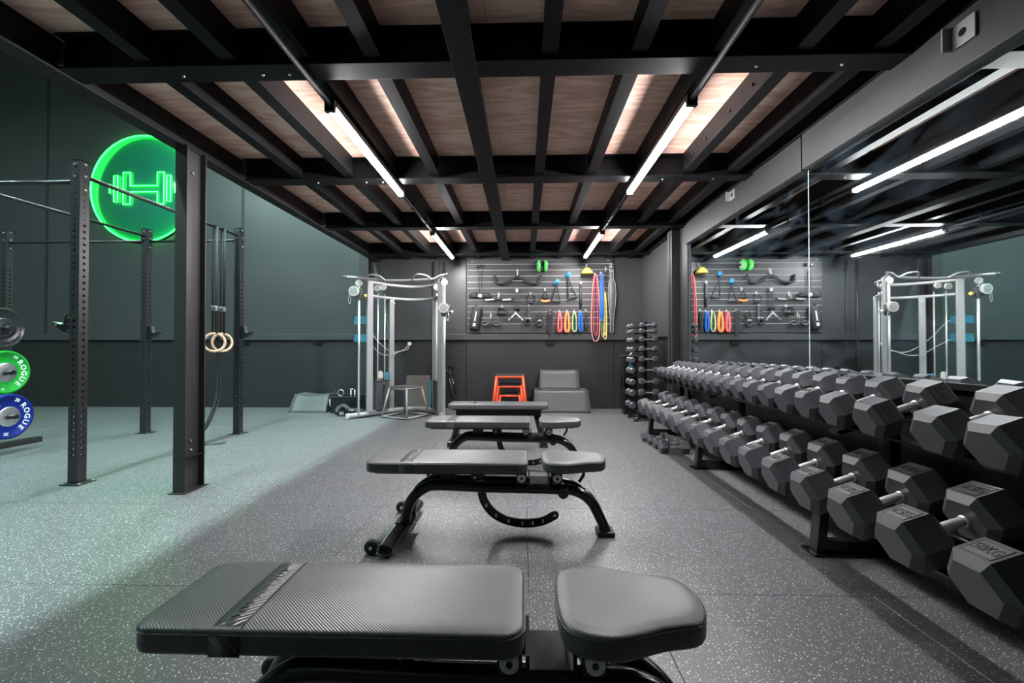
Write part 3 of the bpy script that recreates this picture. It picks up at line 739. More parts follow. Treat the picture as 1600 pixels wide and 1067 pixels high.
# cups that hold the barbell
def jcup(loc, rz, label, lin='silver'):
    t = thing('j_cup', label, 'barbell hook', loc, rz, 'barbell hooks on the rig')
    pl = smooth([(-.0, .075), (-.028, .080), (-.045, .066), (-.050, .03), (-.060, .0), (-.085, -.004), (-.12, .010), (-.145, .014)], 4)
    lo = smooth([(-.15, .006), (-.125, -.012), (-.09, -.04), (-.05, -.062), (0, -.066)], 4)
    poly = [(p.x, p.y) for p in [Vector((a[0], a[1], 0)) for a in pl]] + [(p.x, p.y) for p in [Vector((a[0], a[1], 0)) for a in lo]]
    B().prism([(x, -.030, z) for x, z in poly][::-1], (0, .060, 0)).build('cup_body', 'blackm', t, bevel=.003)
    B().prism([(x - .003, -.028, z + .006) for x, z in [(p.x, p.y) for p in [Vector((a[0], a[1], 0)) for a in pl[6:]]]] + [(x - .003, -.028, z + .001) for x, z in [(p.x, p.y) for p in [Vector((a[0], a[1], 0)) for a in pl[6:]]]][::-1], (0, .056, 0)).build('liner', lin, t)
    for x, z in ((-.012, .055), (-.012, 0), (-.012, -.05), (-.115, -.004)): B().cyl((x, -.036, z), (x, -.030, z), .007, 8).build('bolt', 'bright', t)
    return t
jcup((-3.56 - h - .002, 3.38, 1.265), 0, 'black barbell hook with a pale liner on the upright beside the steel column')
jcup((-4.77 + h + .002, 5.36, 1.26), PI, 'small barbell hook on the middle rear upright of the rig', 'stack')
jcup((-3.58 + h + .002, 5.36, 1.26), PI, 'barbell hook on the rear upright beside the wooden rings', 'stack')

# gymnastic rings
for k, (y, zc, dz) in enumerate(((4.905, 1.135, 0), (5.035, 1.135, 0))):
    t = thing('gymnastic_ring', ['pale wooden gymnastic ring on black straps, its webbing tail hanging to the floor', 'pale wooden gymnastic ring on numbered straps, on the rear-upright side of its pair'][k], 'gym ring', (-3.56, y, zc))
    rz = R(38 if k == 0 else 52)
    d = Vector((math.cos(rz), math.sin(rz), 0))
    B().tube([d * (.103 * math.cos(a)) + Vector((0, 0, .103 * math.sin(a))) for a in [2 * PI * q / 36 for q in range(36)]], .0145, 10, closed=True).build('ring', 'wood', t)
    zt = 2.475 - zc
    for s_ in (-1, 1):
        B().tube([(s_ * .020, 0, .10), (s_ * .020, 0, zt), ], .019, 6, squash=(.12, 1)).build('strap', 'strap', t)
    B().tube([(-.02, 0, zt), (-.012, 0, zt + .012), (0, 0, zt + .017), (.012, 0, zt + .012), (.02, 0, zt)], .019, 6, squash=(.12, 1)).build('strap_loop', 'strap', t)
    B().bx(-.03, .03, -.022, .022, .36, .42).build('buckle', 'bright', t, bevel=.004)
    mk = B()
    for q in range(9): mk.bx(.0225, .0232, -.005, .005, .5 + q * .08, .506 + q * .08)
    mk.build('strap_mark', 'white', t)
    if k == 0:
        B().tube(smooth([(.0, .05, .38), (-.03, .09, .0), (-.03, .09, -.5), (-.02, .02, -.75), (-.03, -.12, -.98), (0, -.26, -1.10), (.06, -.30, -1.125)], 6), .018, 6, squash=(.12, 1)).build('strap_tail', 'strap', t)
        B().tube(smooth([(.01, .06, .38), (-.02, .10, -.1), (-.01, .10, -.6), (.0, -.06, -.9), (-.06, -.14, -1.06), (.05, -.20, -1.128), (.17, -.16, -1.128), (.20, -.08, -1.128)], 6), .016, 6, squash=(.12, 1)).build('strap_tail', 'strap', t)

# plate tree with bumper plates
pt = thing('plate_tree', 'black plate storage stand with pegs, at the hall side of the rig', 'stand', (-5.58, 4.3, 0))
B().bx(-.04, .04, -.04, .04, .055, 1.5).build('mast', 'rig', pt, bevel=.004)
B().bx(-.05, .05, -.56, .56, 0, .055).build('foot_beam', 'rig', pt, bevel=.004)
B().bx(-.55, -.05, -.04, .04, 0, .055).build('foot_beam', 'rig', pt, bevel=.004)
pdir = Vector((1, 0, 0))
def bumper(c, mt, label, R_=.225, th=.055, txt=True, tops=None):
    t = thing('weight_plate', label, 'weight plate', c, 0)
    T = frame_T((0, 0, 0), (0, 1, 0), (0, 0, 1), pdir)
    rim = [(.10, -th / 2), (R_ - .01, -th / 2), (R_, -th / 2 + .01), (R_, th / 2 - .01), (R_ - .008, th / 2), (R_ - .025, th / 2), (R_ - .028, th / 2 - .004), (.105, th / 2 - .004), (.10, th / 2 - .004)]
    B().lathe(rim, 48, T).build('disc', mt, t)
    if txt:
        hb_ = B().lathe([(.025, -th / 2 + .002), (.0995, -th / 2 + .002), (.0995, th / 2 - .003), (.092, th / 2 - .001), (.034, th / 2 - .001), (.025, th / 2 - .001), (.025, -th / 2 + .002)], 36, T).build('hub', 'bright', t)
        w_ = 'ROGUE'; rr = .158; b_ = B()
        for i, ch_ in enumerate(w_):
            for a0 in (38, 218):
                a = R(a0 - i * 22); v, f = text_geo(ch_, .072, .0012)
                Tl = T @ Matrix.Translation((rr * math.cos(a), rr * math.sin(a), th / 2 - .0035)) @ Matrix.Rotation(a - PI / 2, 4, 'Z')
                B().add(v, f, False, Tl).build('letter', 'platetext', t)
        b_ = B()
        for tx, a0, sz in tops:
            a = R(a0); v, f = text_geo(tx, sz, .0012)
            b_.add(v, f, False, T @ Matrix.Translation((.172 * math.cos(a), .172 * math.sin(a), th / 2 - .0035)) @ Matrix.Rotation(a - PI / 2, 4, 'Z'))
        b_.build('weight_mark', 'platetext', t)
    else:
        B().lathe([(.026, -th / 2), (.11, -th / 2), (.11, th / 2 + .004), (.08, th / 2 + .006), (.05, th / 2 - .002), (.040, th / 2 + .010), (.026, th / 2 + .010), (.026, -th / 2)], 36, T).build('hub', mt, t)
        b_ = B()
        for q in range(22):
            a = R(60 + q * 14)
            b_.box((.162 * math.cos(a), .162 * math.sin(a), th / 2 - .003), (.02, .012, .004), T @ Matrix.Identity(4))
        b_.build('raised_mark', mt, t)
    # peg of the tree through the hole
    pc = Vector(c) - Vector((-5.58, 4.3, 0)); th_ = th / 2
    B().cyl(pc + pdir * .10, (0.03, pc.y, pc.z), .0235, 14).build('peg', 'rig', pt); B().bx(-.03, .03, min(0, pc.y), max(0, pc.y) + .03, pc.z - .03, pc.z + .03).build('peg_bracket', 'rig', pt)
    B().cyl(pc + pdir * .10, pc + pdir * .106, .021, 12).build('peg_cap', 'blackm', pt)
    return t
bumper((-5.175, 4.22, .386), 'plateblue', 'blue bumper plate with white lettering, lowest on the stand', tops=(('20', 66, .045), ('20', 262, .045)))
bumper((-5.335, 4.32, .822), 'plategreen', 'green bumper plate with white lettering, above the blue plate', tops=(('10', 62, .045), ('10', 262, .03)))
bumper((-5.49, 4.42, 1.282), 'plateblack', 'black iron plate hanging highest on the stand', R_=.215, txt=False, th=.04)

# ------------------------------------------------------------------ neon sign
ns = thing('neon_sign', 'round green neon sign with a barbell outline, high on the hall wall', 'sign', (-6.85, YB - .012, 3.92))
B().lathe([(.0, 0), (.97, 0), (.975, .004), (.975, .008), (.97, .012), (0, .012)], 64, T=frame_T((0, -.02, 0), (1, 0, 0), (0, 0, 1), (0, -1, 0))).build('acrylic_disc', 'disc', ns)
B().tube([(.955 * math.cos(a), -.042, .955 * math.sin(a)) for a in [2 * PI * q / 72 for q in range(72)]], .013, 8, closed=True).build('neon_ring', 'neon', ns)
def nl(pts, closed=True): B().tube([(x, -.05, z) for x, z in pts], .008, 6, closed=closed).build('neon_line', 'neonw', ns)
def rc(x0, x1, z0, z1): nl([(x0, z0), (x1, z0), (x1, z1), (x0, z1)])
for s_ in (-1, 1):
    rc(s_ * .52, s_ * .45, -.235, .235); nl([(s_ * .60, -.08), (s_ * .60, .08)], False)
nl([(-.22, .05), (-.22, .29), (-.35, .29), (-.35, -.28), (-.22, -.28), (-.22, -.06), (.28, -.06), (.28, -.28), (.40, -.28), (.40, .29), (.28, .29), (.28, .05), (-.22, .05)], False)
for a in (45, 135, 225, 315): B().cyl((.85 * math.cos(R(a)), 0, .85 * math.sin(R(a))), (.85 * math.cos(R(a)), -.02, .85 * math.sin(R(a))), .015, 10).build('standoff', 'bright', ns)

# ------------------------------------------------------------------ cable machine
cm = thing('cable_machine', 'silver dual-pulley cable machine with curved pull-up bars', 'cable machine', (-1.9, 6.9, 0))
def TC(p): return Vector((p[0] + 1.9, p[1] - 6.9, p[2]))
def ctube(name, pts, r, mt='silver', n=10, par=None, **k): return B().tube([TC(p) for p in pts], r, n, **k).build(name, mt, par or cm)
def cpost(name, x, y, z0, z1, a, b_, rz, mt='silver'):
    T = Matrix.Translation(TC((x, y, 0))) @ Matrix.Rotation(rz, 4, 'Z')
    return B().bx(-a / 2, a / 2, -b_ / 2, b_ / 2, z0, z1, T).build(name, mt, cm, bevel=.012)
ctube('base_tube', smooth([(-2.62, 6.44, .045), (-2.40, 6.70, .045), (-2.16, 7.02, .045), (-1.95, 7.20, .045), (-1.72, 7.22, .045), (-1.46, 7.02, .045), (-1.30, 6.70, .045), (-1.20, 6.40, .045)], 6), .042, n=14)
for x, y, dx, dy in ((-2.62, 6.44, -.02, -.025), (-1.20, 6.40, .01, -.03)): ctube('end_cap', [(x, y, .045), (x + dx, y + dy, .045)], .045, 'placard', 14)
AL, AR = R(-52), R(62)
for nm, fx, fy, rx, ry, px_, py_, az in (('left', -2.385, 6.66, -2.16, 7.03, -2.50, 6.52, AL), ('right', -1.275, 6.64, -1.45, 7.03, -1.19, 6.47, AR)):
    cpost('front_post', fx, fy, .07, 2.12, .095, .055, az + PI / 2)
    cpost('rear_post', rx, ry, .07, 1.88, .085, .05, az + PI / 2)
    ctube('guide_rod', [(px_, py_, .07), (px_, py_, 2.10)], .016, 'chrome', 12)
    ctube('arm_foot', [(fx, fy, .05), (px_, py_, .05)], .03)
    ctube('top_arm', [(fx, fy, 2.10), (px_, py_, 2.12)], .028)
    for u in (.36, .68):
        ctube('stack_rod', [(fx + (rx - fx) * u, fy + (ry - fy) * u, .1), (fx + (rx - fx) * u, fy + (ry - fy) * u, 1.93)], .009, 'chrome', 8)
    # weight stack behind a shroud
    cxs, cys = fx + (rx - fx) * .52, fy + (ry - fy) * .52
    T = Matrix.Translation(TC((cxs, cys, 0))) @ Matrix.Rotation(math.atan2(ry - fy, rx - fx), 4, 'Z')
    so = B().bx(-.125, .125, -.05, .05, .10, .545, T).build('weight_stack', 'stack', cm, bevel=.008)
    for q in range(8): B().bx(-.012, .012, -.0515, .0515, .14 + q * .045, .158 + q * .045, T).build('selector_hole', 'blackm', so)
    B().bx(-.14, .14, -.06, .06, .545, .555, T).build('stack_cap', 'stack', so, bevel=.003)
    B().tube([T @ Vector(p) for p in ((0, -.054, .53), (.012, -.065, .46), (.0, -.06, .38))], .006, 6).build('selector_pin_cord', 'blackm', so)
    # pulley carriage
    zc = 1.90 if nm == 'left' else 1.64
    T = Matrix.Translation(TC((px_, py_, zc))) @ Matrix.Rotation(R(180 if nm == 'left' else -100), 4, 'Z')
    ca = B().bx(-.045, .045, -.04, .04, -.10, .06, T).build('carriage', 'stack', cm, bevel=.006)
    sw = -1 if nm == 'left' else 1
    Tp = Matrix.Translation(TC((px_ + (-.055 if nm == 'left' else .0), py_ - .06, zc + .02)))
    B().cyl((0, -.02, 0), (0, .02, 0), .075, 24, T=Tp).build('pulley_disc', 'placard', ca)
    B().cyl((0, -.023, 0), (0, -.02, 0), .058, 24, T=Tp).cyl((0, -.03, 0), (0, -.023, 0), .012, 10, T=Tp).build('pulley_cover', 'silver', ca)
    B().prism([(-.012, -.0245, -.008), (.012, -.0245, -.008), (0, -.0245, .014)], (0, .001, 0), T=Tp).build('warning_mark', 'pror', ca)
    hx = px_ + (-.12 if nm == 'left' else .06)
    B().tube([TC(p) for p in smooth([(hx + .03, py_ - .06, zc + .07), (hx - .01, py_ - .06, zc - .03), (hx - .02, py_ - .06, zc - .12), (hx + .0, py_ - .06, zc - .17), (hx + .015, py_ - .06, zc - .12), (hx, py_ - .06, zc - .04)], 4)], .0045, 6).build('snap_hook', 'bright', ca)
    kx = px_ + (.075 if nm == 'left' else .10)
    B().cyl(TC((px_, py_, zc - .04)), TC((kx, py_, zc - .04)), .016, 12).build('pop_pin', 'stack', ca)
    B().cyl(TC((kx, py_, zc - .04)), TC((kx + .035, py_, zc - .04)), .024, 14).build('pin_knob', 'yellow' if nm == 'left' else 'placard', ca)
    for q, (qx, qy, qz) in enumerate(((px_ + .0, py_ - .01, 2.045), (fx + (rx - fx) * .35, fy + (ry - fy) * .35 - .03, 2.0), (fx + (rx - fx) * .62, fy + (ry - fy) * .62 - .03, 2.03))):
        B().cyl(TC((qx, qy - .015, qz)), TC((qx, qy + .015, qz)), .05, 20).build('top_pulley', 'placard', cm)
    ctube('cable', [(px_ - .02 * sw, py_, zc + .08), (px_, py_, 2.04)], .003, 'blackm', 6)
ctube('grip_bar', smooth([(-2.67, 6.44, 2.13), (-2.48, 6.52, 2.125), (-2.2, 6.58, 2.10), (-1.9, 6.60, 2.095), (-1.55, 6.58, 2.10), (-1.36, 6.54, 2.11), (-1.27, 6.50, 2.145), (-1.17, 6.44, 2.15)], 6), .021, n=12)
for x in (-2.28, -1.56):
    ctube('raised_grip', smooth([(x - .14, 6.56, 2.11), (x - .08, 6.50, 2.155), (x - .02, 6.48, 2.17), (x + .08, 6.50, 2.155), (x + .13, 6.54, 2.12), (x + .15, 6.57, 2.10)], 5), .014)
ctube('grip_end', [(-2.67, 6.44, 2.13), (-2.71, 6.42, 2.132)], .026, 'stack'); ctube('grip_end', [(-1.17, 6.44, 2.15), (-1.13, 6.42, 2.15)], .026, 'stack')
for z, s_ in ((2.085, 1), (1.87, 0)):
    ctube('rear_bar', smooth([(-2.37, 6.69, z), (-2.2, 6.98, z), (-2.0, 7.18, z), (-1.80, 7.25, z), (-1.62, 7.20, z), (-1.45, 7.02, z), (-1.30, 6.70, z)], 6), .026, n=12)
for z in (1.22, 1.50):                                            # accessory trays on the hall side
    T = Matrix.Translation(TC((-2.56, 6.74, z)))
    b_ = B(); b_.prism([(-.11, 0, -.06), (.12, 0, -.06), (.12, 0, .06), (-.085, 0, .06)], (0, .012, 0), T).bx(-.11, .12, .012, .12, -.06, -.05, T).prism([(-.11, .12, -.06), (.12, .12, -.06), (.12, .12, .06), (-.085, .12, .06)], (0, .012, 0), T)
    b_.build('accessory_tray', 'blue', cm)
T = Matrix.Translation(TC((-2.27, 6.80, .64)))
pl = B().prism([(.045 * math.cos(a), 0, .02 + .045 * math.sin(a)) for a in [PI * q / 10 for q in range(11)]] + [(-.045, 0, -.055), (.045, 0, -.055)], (0, .012, 0), T).build('placard', 'placard', cm)
B().bx(-.028, .02, -.001, 0, -.028, -.02, T).bx(-.01, .028, -.001, 0, -.012, -.006, T).bx(0, .028, -.001, 0, -.046, -.036, T).build('placard_print', 'pror', pl)
B().bx(-.008, .008, 0, .01, -.09, -.05, T).build('placard_stem', 'silver', pl)
B().bx(-.03, .03, -.03, .03, -.0, .11, Matrix.Translation(TC((-2.19, 6.93, .555)))).build('bottle_holder', 'blue', cm, bevel=.01)
# three pegs on the rear post
for z in (.42, .95, 1.78): B().cyl(TC((-2.14, 7.0, z)), TC((-2.085, 6.95, z)), .008, 8).build('peg', 'bright', cm)

# ------------------------------------------------------------------ plyometric boxes
def plyo(name, label, cat, mt, loc, rz, h, top, bot, tmt, group=None, plate=True):
    t = thing(name, label, cat, loc, rz, group); r = .016
    a, b_ = top / 2, bot / 2
    cs = ((-1, -1), (1, -1), (1, 1), (-1, 1))
    for i, (sx, sy) in enumerate(cs):
        nx, ny = cs[(i + 1) % 4]
        B().tube([(sx * b_, sy * b_, .0), (sx * a, sy * a, h)], r * 1.25, 4).build('leg', mt, t)
        B().tube([(sx * b_, sy * b_, r), (nx * b_, ny * b_, r)], r, 4).build('base_bar', mt, t)
        B().tube([(sx * a, sy * a, h - r), (nx * a, ny * a, h - r)], r * 1.3, 4).build('top_bar', mt, t)
    if plate: B().bx(-a - .01, a + .01, -a - .01, a + .01, h, h + .012).build('top_plate', tmt, t, bevel=.002)
    return t
plyo('plyo_box', 'grey steel-framed plyometric box with a flat top before the cable machine', 'plyo box', 'silver', (-1.84, 6.72, 0), R(63), .462, .34, .50, 'foam')
for k, (h_, top, bot) in enumerate(((.61, .42, .56), (.45, .36, .50), (.30, .30, .43))):
    plyo('plyo_box', ['tall orange steel plyometric box standing over two smaller ones', 'middle-sized orange plyometric box nested inside the tall one', 'smallest orange plyometric box, nested lowest'][k], 'plyo box', 'orange', (-.235, 7.24, 0), 0, h_, top, bot, 'grip', 'nested orange plyometric boxes')

# ------------------------------------------------------------------ soft blocks
def soft(name, label, loc, w_, d, h_, lean, sag=0.0, rz=0):
    t = thing(name, label, 'foam block', loc, rz)
    b_ = B(); n, m_ = 10, 8; v = []; f = []
    for j in range(m_ + 1):
        for i in range(n + 1):
            u, q = i / n, j / m_
            s_ = sag * math.sin(PI * u) * max(0, math.sin(PI * min(1, (q) * 1.15))) ** 2
            x = (u - .5) * w_ * (1 - .07 * q); y = lean * q + s_ * .35; z = h_ * q - sag * .6 * math.sin(PI * u) * q ** 6
            v.append((x, y, z))
    for j in range(m_):
        for i in range(n): a = j * (n + 1) + i; f.append((a, a + 1, a + n + 2, a + n + 1))
    k = len(v)
    for j in range(m_ + 1):
        for i in range(n + 1):
            u, q = i / n, j / m_; v.append(((u - .5) * w_ * (1 - .07 * q), d, v[j * (n + 1) + i][2]))
    for j in range(m_):
        for i in range(n): a = k + j * (n + 1) + i; f.append((a + 1, a, a + n + 1, a + n + 2))
    for j in range(m_):
        a, c = j * (n + 1), k + j * (n + 1); f.append((a, a + n + 1, c + n + 1, c))
        a += n; c += n; f.append((a + n + 1, a, c, c + n + 1))
    for i in range(n):
        f.append((i + 1, i, k + i, k + i + 1)); a = m_ * (n + 1) + i; f.append((a, a + 1, k + a + 1, k + a))
    b_.add(v, f, True)
    o = b_.build('cover', 'foam', t)
    o.data.polygons.foreach_set('use_smooth', [True] * n * m_ + [False] * (len(f) - n * m_))
    e = B(); fr = [v[i] for i in range(0, n + 1)]
    e.tube([Vector(v[j * (n + 1)]) for j in range(m_ + 1)], .006, 6).tube([Vector(v[j * (n + 1) + n]) for j in range(m_ + 1)], .006, 6).tube([Vector(p) for p in fr], .006, 6).tube([Vector(v[m_ * (n + 1) + i]) for i in range(n + 1)], .006, 6)
    e.build('piping', 'foam', t)
    B().bx(-.06, .06, d, d + .006, h_ * .45, h_ * .5).build('carry_handle', 'strap', t)
    return t
soft('foam_block', 'low wide grey foam block standing on the floor under the smaller block', (.61, 7.10, 0), .94, .50, .37, .08, .01)
soft('foam_block', 'smaller grey foam block stacked on the wide one against the end wall', (.585, 7.22, .376), .66, .40, .31, .07, .02)
soft('foam_wedge', 'grey vinyl foam wedge with a sagging cover beside the black storage tub', (-3.56, 7.05, 0), .62, .52, .285, .17, .045)['category'] = 'foam wedge'

# storage tub with loose handles, floor straps, leaning board
tb = thing('storage_tub', 'black open storage tub behind the cable machine foot', 'tub', (-2.96, 7.18, 0))
b_ = B(); b_.bx(-.2, .24, -.16, -.145, .0, .27).bx(-.2, .24, .145, .16, 0, .27).bx(-.2, -.185, -.145, .145, 0, .27).bx(.225, .24, -.145, .145, 0, .27).bx(-.185, .225, -.145, .145, 0, .012)
b_.build('tub_body', 'blackm', tb, bevel=.003); B().bx(-.21, .25, -.17, -.16, .262, .276).bx(-.21, .25, .16, .17, .262, .276).build('rim', 'stack', tb)
B().tube(smooth([(-.215, -.10, .10), (-.235, -.08, .2), (-.22, .0, .24)], 4), .018, 6).build('side_grip', 'white', tb)
for k, (x, y, z) in enumerate(((-3.04, 7.14, .30), (-2.86, 7.12, .315))):
    t = thing('pulley_attachment', ['looped cable handle sticking out of the storage tub', 'bright T-shaped handle standing up in the storage tub'][k], 'handle', (x, y, z))
    if k == 0:
        B().tube([(.05 * math.cos(a), 0, .05 * math.sin(a) + .02) for a in [2 * PI * q / 18 for q in range(18)]], .009, 8, closed=True).build('loop', 'bright', t)
        B().tube(smooth([(-.05, 0, -.02), (-.10, 0, .04), (-.14, .02, .09), (-.17, .04, .02)], 4), .010, 6).build('strap', 'strap', t)
        B().tube([(0, 0, -.03), (0, 0, -.2)], .01, 8).build('stem', 'stack', t)
    else:
        B().tube([(-.035, 0, .07), (.035, 0, .07)], .010, 8).build('bar', 'bright', t); B().tube([(0, 0, .07), (0, 0, -.2)], .010, 8).build('stem', 'bright', t); B().tube([(.06, .01, .06), (.06, .01, -.2)], .009, 8).build('pin', 'bright', t)
t = thing('ankle_boot', 'black padded strap boot lying on the floor beside the cable machine foot', 'strap', (-2.75, 6.78, 0))
B().tube(smooth([(-.17, -.06, .04), (-.18, 0, .10), (-.1, .04, .14), (0, .02, .08), (.12, 0, .075), (.22, .02, .06)], 5), [.03] * 3 + [.045] * 23, 8).build('padding', 'tread', t)
B().bx(-.15, .24, -.08, .07, 0, .03).build('sole', 'blackm', t, bevel=.008)
B().bx(-.12, -.05, -.095, -.08, .02, .07).build('buckle', 'bright', t, bevel=.004); B().bx(.03, .10, -.085, -.07, .085, .105).build('buckle', 'bright', t, bevel=.004)
t = thing('leaning_board', 'brown board leaning on the end wall behind the cable machine', 'board', (-1.86, 7.60, 0))
B().bx(-.21, .21, -.012, .012, .0, .58, Matrix.Rotation(R(-4), 4, 'X') @ Matrix.Translation((0, -.02, 0))).build('sheet', 'boardm', t, bevel=.003)
B().bx(.205, .235, -.03, .0, .03, .50, Matrix.Rotation(R(-4), 4, 'X') @ Matrix.Translation((0, -.02, 0))).build('blue_edge', 'blue', t)
t = thing('power_plug', 'white plug and socket on the end wall, feeding grey cables', 'socket', (-2.02, YB, 1.135))
B().bx(-.035, .035, -.012, 0, -.035, .035).build('socket_plate', 'blackm', t, bevel=.003); B().bx(-.028, .028, -.06, -.012, -.028, .028).build('plug', 'outlet', t, bevel=.008)
def tw_(pts): return [(x + 2.02, y - YB, z - 1.135) for x, y, z in pts]
B().tube(tw_(smooth([(-2.02, 7.60, 1.11), (-2.05, 7.57, 1.03), (-2.16, 7.52, 1.0), (-2.30, 7.45, .94), (-2.44, 7.35, .96), (-2.55, 7.2, 1.10), (-2.72, 7.05, 1.25)], 6)), .008, 6).build('cable', 'wire', t)
B().tube(tw_(smooth([(-2.03, 7.60, 1.12), (-2.12, 7.55, 1.02), (-2.3, 7.45, 1.0), (-2.5, 7.3, 1.2), (-2.62, 7.15, 1.45), (-2.70, 7.05, 1.55)], 6)), .008, 6).build('cable', 'wire', t)
for k, x in enumerate((-1.60, -1.415)):
    t = thing('conduit_pipe', ['vertical grey conduit by the cable machine on the end wall', 'paired thin conduit next to the slat wall'][k], 'pipe', (x, YB - .03, 0))
    B().cyl((0, 0, .02), (0, 0, 2.58), .022 if k == 0 else .012, 10).build('pipe', 'column', t)
    for z in (.6, 1.6, 2.4): B().bx(-.035, .035, 0, .018, z - .012, z + .012).build('clip', 'steel', t)
t = thing('hanging_chains', 'black hooks and chains hanging on the wall beside the cable machine post', 'chain', (-1.29, 7.58, .0))
b_ = B()
for k in range(16):
    z = .68 - k * .03; x = .0 + (k > 5) * (k - 5) * .008
    b_.tube([(x + .012 * math.cos(a) * (1 if k % 2 else .3), -.02 + .012 * math.cos(a) * (.3 if k % 2 else 1), z + .02 * math.sin(a)) for a in [2 * PI * q / 8 for q in range(8)]], .005, 5, closed=True)
b_.build('chain', 'stack', t)
B().tube(smooth([(-.05, -.02, .72), (-.03, -.04, .64), (.02, -.05, .62), (.03, -.03, .66)], 4), .010, 6).build('hook', 'blackm', t)
B().tube([(.03, -.03, .55), (.10, -.03, .25)], .014, 8).build('bar', 'blackm', t); B().tube([(-.01, -.03, .52), (.05, -.03, .24)], .012, 8).build('bar', 'stack', t)
B().bx(-.05, .05, -.02, .07, .70, .74).build('wall_hook', 'blackm', t)

# ------------------------------------------------------------------ slat wall and what hangs on it
SX0, SX1, SY = -1.005, 1.55, YB - .012
sw = thing('slat_wall', 'dark slat wall panel with bright metal grooves on the end wall', 'slat wall', ((SX0 + SX1) / 2, SY, 1.32))
hw = (SX1 - SX0) / 2
B().bx(-hw, hw, -.012, 0, 0, 1.34).build('backing_board', 'slat', sw)
lines = [2.53 - .1047 * k for k in range(11)]
zed = [1.32] + sorted(lines) + [2.66]
for a, b_ in zip(zed, zed[1:]): B().bx(-hw, hw, -.030, -.012, a - 1.32 + .0042, b_ - 1.32 - .0042).build('slat', 'slat', sw, bevel=.002)
for z in lines: B().bx(-hw + .005, hw - .005, -.026, -.012, z - 1.32 - .0038, z - 1.32 + .0038).build('groove_strip', 'alu', sw)
for x in (-hw + .09, hw - .09): B().cyl((x, -.034, 1.265), (x, -.03, 1.265), .010, 10).build('screw_cap', 'white', sw)
FY = SY - .030                                   # front face of the slats
def bp_(px, py): return (-.994 + (px - 731) * .011226, 2.537 - (py - 413) * .01135)
def hang(name, label, cat, px, py, group=None):
    x, z = bp_(px, py); return thing(name, label, cat, (x, FY, z), 0, group)
S = .0113
def hook(root, dx, z0, L=.09, mt='alu'):
    B().bx(dx - .012, dx + .012, -.004, 0, z0 - .02, z0 + .055).build('hook_plate', mt, root)
    B().tube([(dx, -.004, z0), (dx, -L, z0), (dx, -L - .008, z0 + .02)], .005, 6).build('hook', mt, root)
# ab roller
t = hang('ab_roller', 'twin lime-green ab wheel with black grips on the top slats', 'ab wheel', 847.5, 418)
for s_ in (-1, 1):
    T = frame_T((s_ * .058, -.08, 0), (0, 1, 0), (0, 0, 1), (1, 0, 0))
    wv = B().lathe([(.06, -.024), (.09, -.024), (.098, -.012), (.098, .012), (.09, .024), (.06, .024)], 24, T).build('wheel', 'lime', t)
    B().lathe([(.0, -.02), (.062, -.02), (.062, .02), (0, .02)], 20, T).build('hub', 'white', wv)
    B().cyl((s_ * .085, -.08, 0), (s_ * .15, -.08, 0), .020, 12).build('grip', 'grip', t)
    B().cyl((s_ * .082, -.08, 0), (s_ * .095, -.08, 0), .055, 18).build('cap', 'white', t)
hook(t, 0, -.045, .10)
# suspension cord with winged handle
t = hang('ab_strap', 'black cord strap crossing down to a winged pad at the slat wall edge', 'strap', 751, 417)
B().bx(-.055, .055, -.05, -.01, -.02, .02).build('clamp', 'tread', t, bevel=.008); B().cyl((-.03, -.05, 0), (-.03, -.06, 0), .02, 12).cyl((.03, -.05, 0), (.03, -.06, 0), .02, 12).build('clamp_knob', 'blackm', t)
for s_ in (-1, 1):
    B().tube(smooth([(s_ * .05, -.03, -.02), (s_ * .03, -.03, -.10), (-s_ * .03, -.03, -.18), (-s_ * .025, -.03, -.30), (-s_ * .02 - .005, -.03, -.47)], 4), .005, 6).build('cord', 'grip', t)
    B().tube(smooth([(.0, -.04, -.50), (s_ * .08, -.05, -.475), (s_ * .15, -.05, -.48), (s_ * .19, -.04, -.525), (s_ * .10, -.04, -.535), (0, -.04, -.53)], 5), .014, 8).build('wing', 'tread', t)
B().bx(-.035, .035, -.06, -.02, -.55, -.49).build('buckle', 'bright', t, bevel=.005)
# wide pulldown grip
t = hang('pulldown_bar', 'wide dark pulldown bar with turned-down ends hung from a white hook', 'cable bar', 809, 434)
hook(t, 0, .085, .05, 'white'); B().bx(-.01, .01, -.045, -.03, 0, .085).build('hanger', 'white', t)
B().tube(smooth([(-.40, -.03, .02), (-.385, -.05, -.075), (-.33, -.06, -.115), (-.19, -.06, -.105), (-.08, -.05, -.03), (0, -.045, .0), (.08, -.05, -.03), (.19, -.06, -.105), (.33, -.06, -.115), (.385, -.05, -.075), (.40, -.03, .02)], 5), .024, 10).build('bar', 'tread', t)
B().tube([(-.10, -.05, -.07), (.10, -.05, -.07)], .008, 6).build('brace', 'bright', t)
# cones on hook
t = hang('marker_cones', 'stack of yellow dome cones on a hook right under the batten end', 'cones', 916, 425)
B().lathe([(.105, -.055), (.10, -.040), (.075, 0), (.04, .035), (.022, .04)], 28, T=Matrix.Translation((0, -.11, 0))).build('cone', 'yellow', t)
B().lathe([(.106, -.068), (.101, -.053), (.10, -.05)], 28, T=Matrix.Translation((0, -.11, 0))).build('cone', 'yellow', t)
hook(t, 0, .07, .11, 'white')
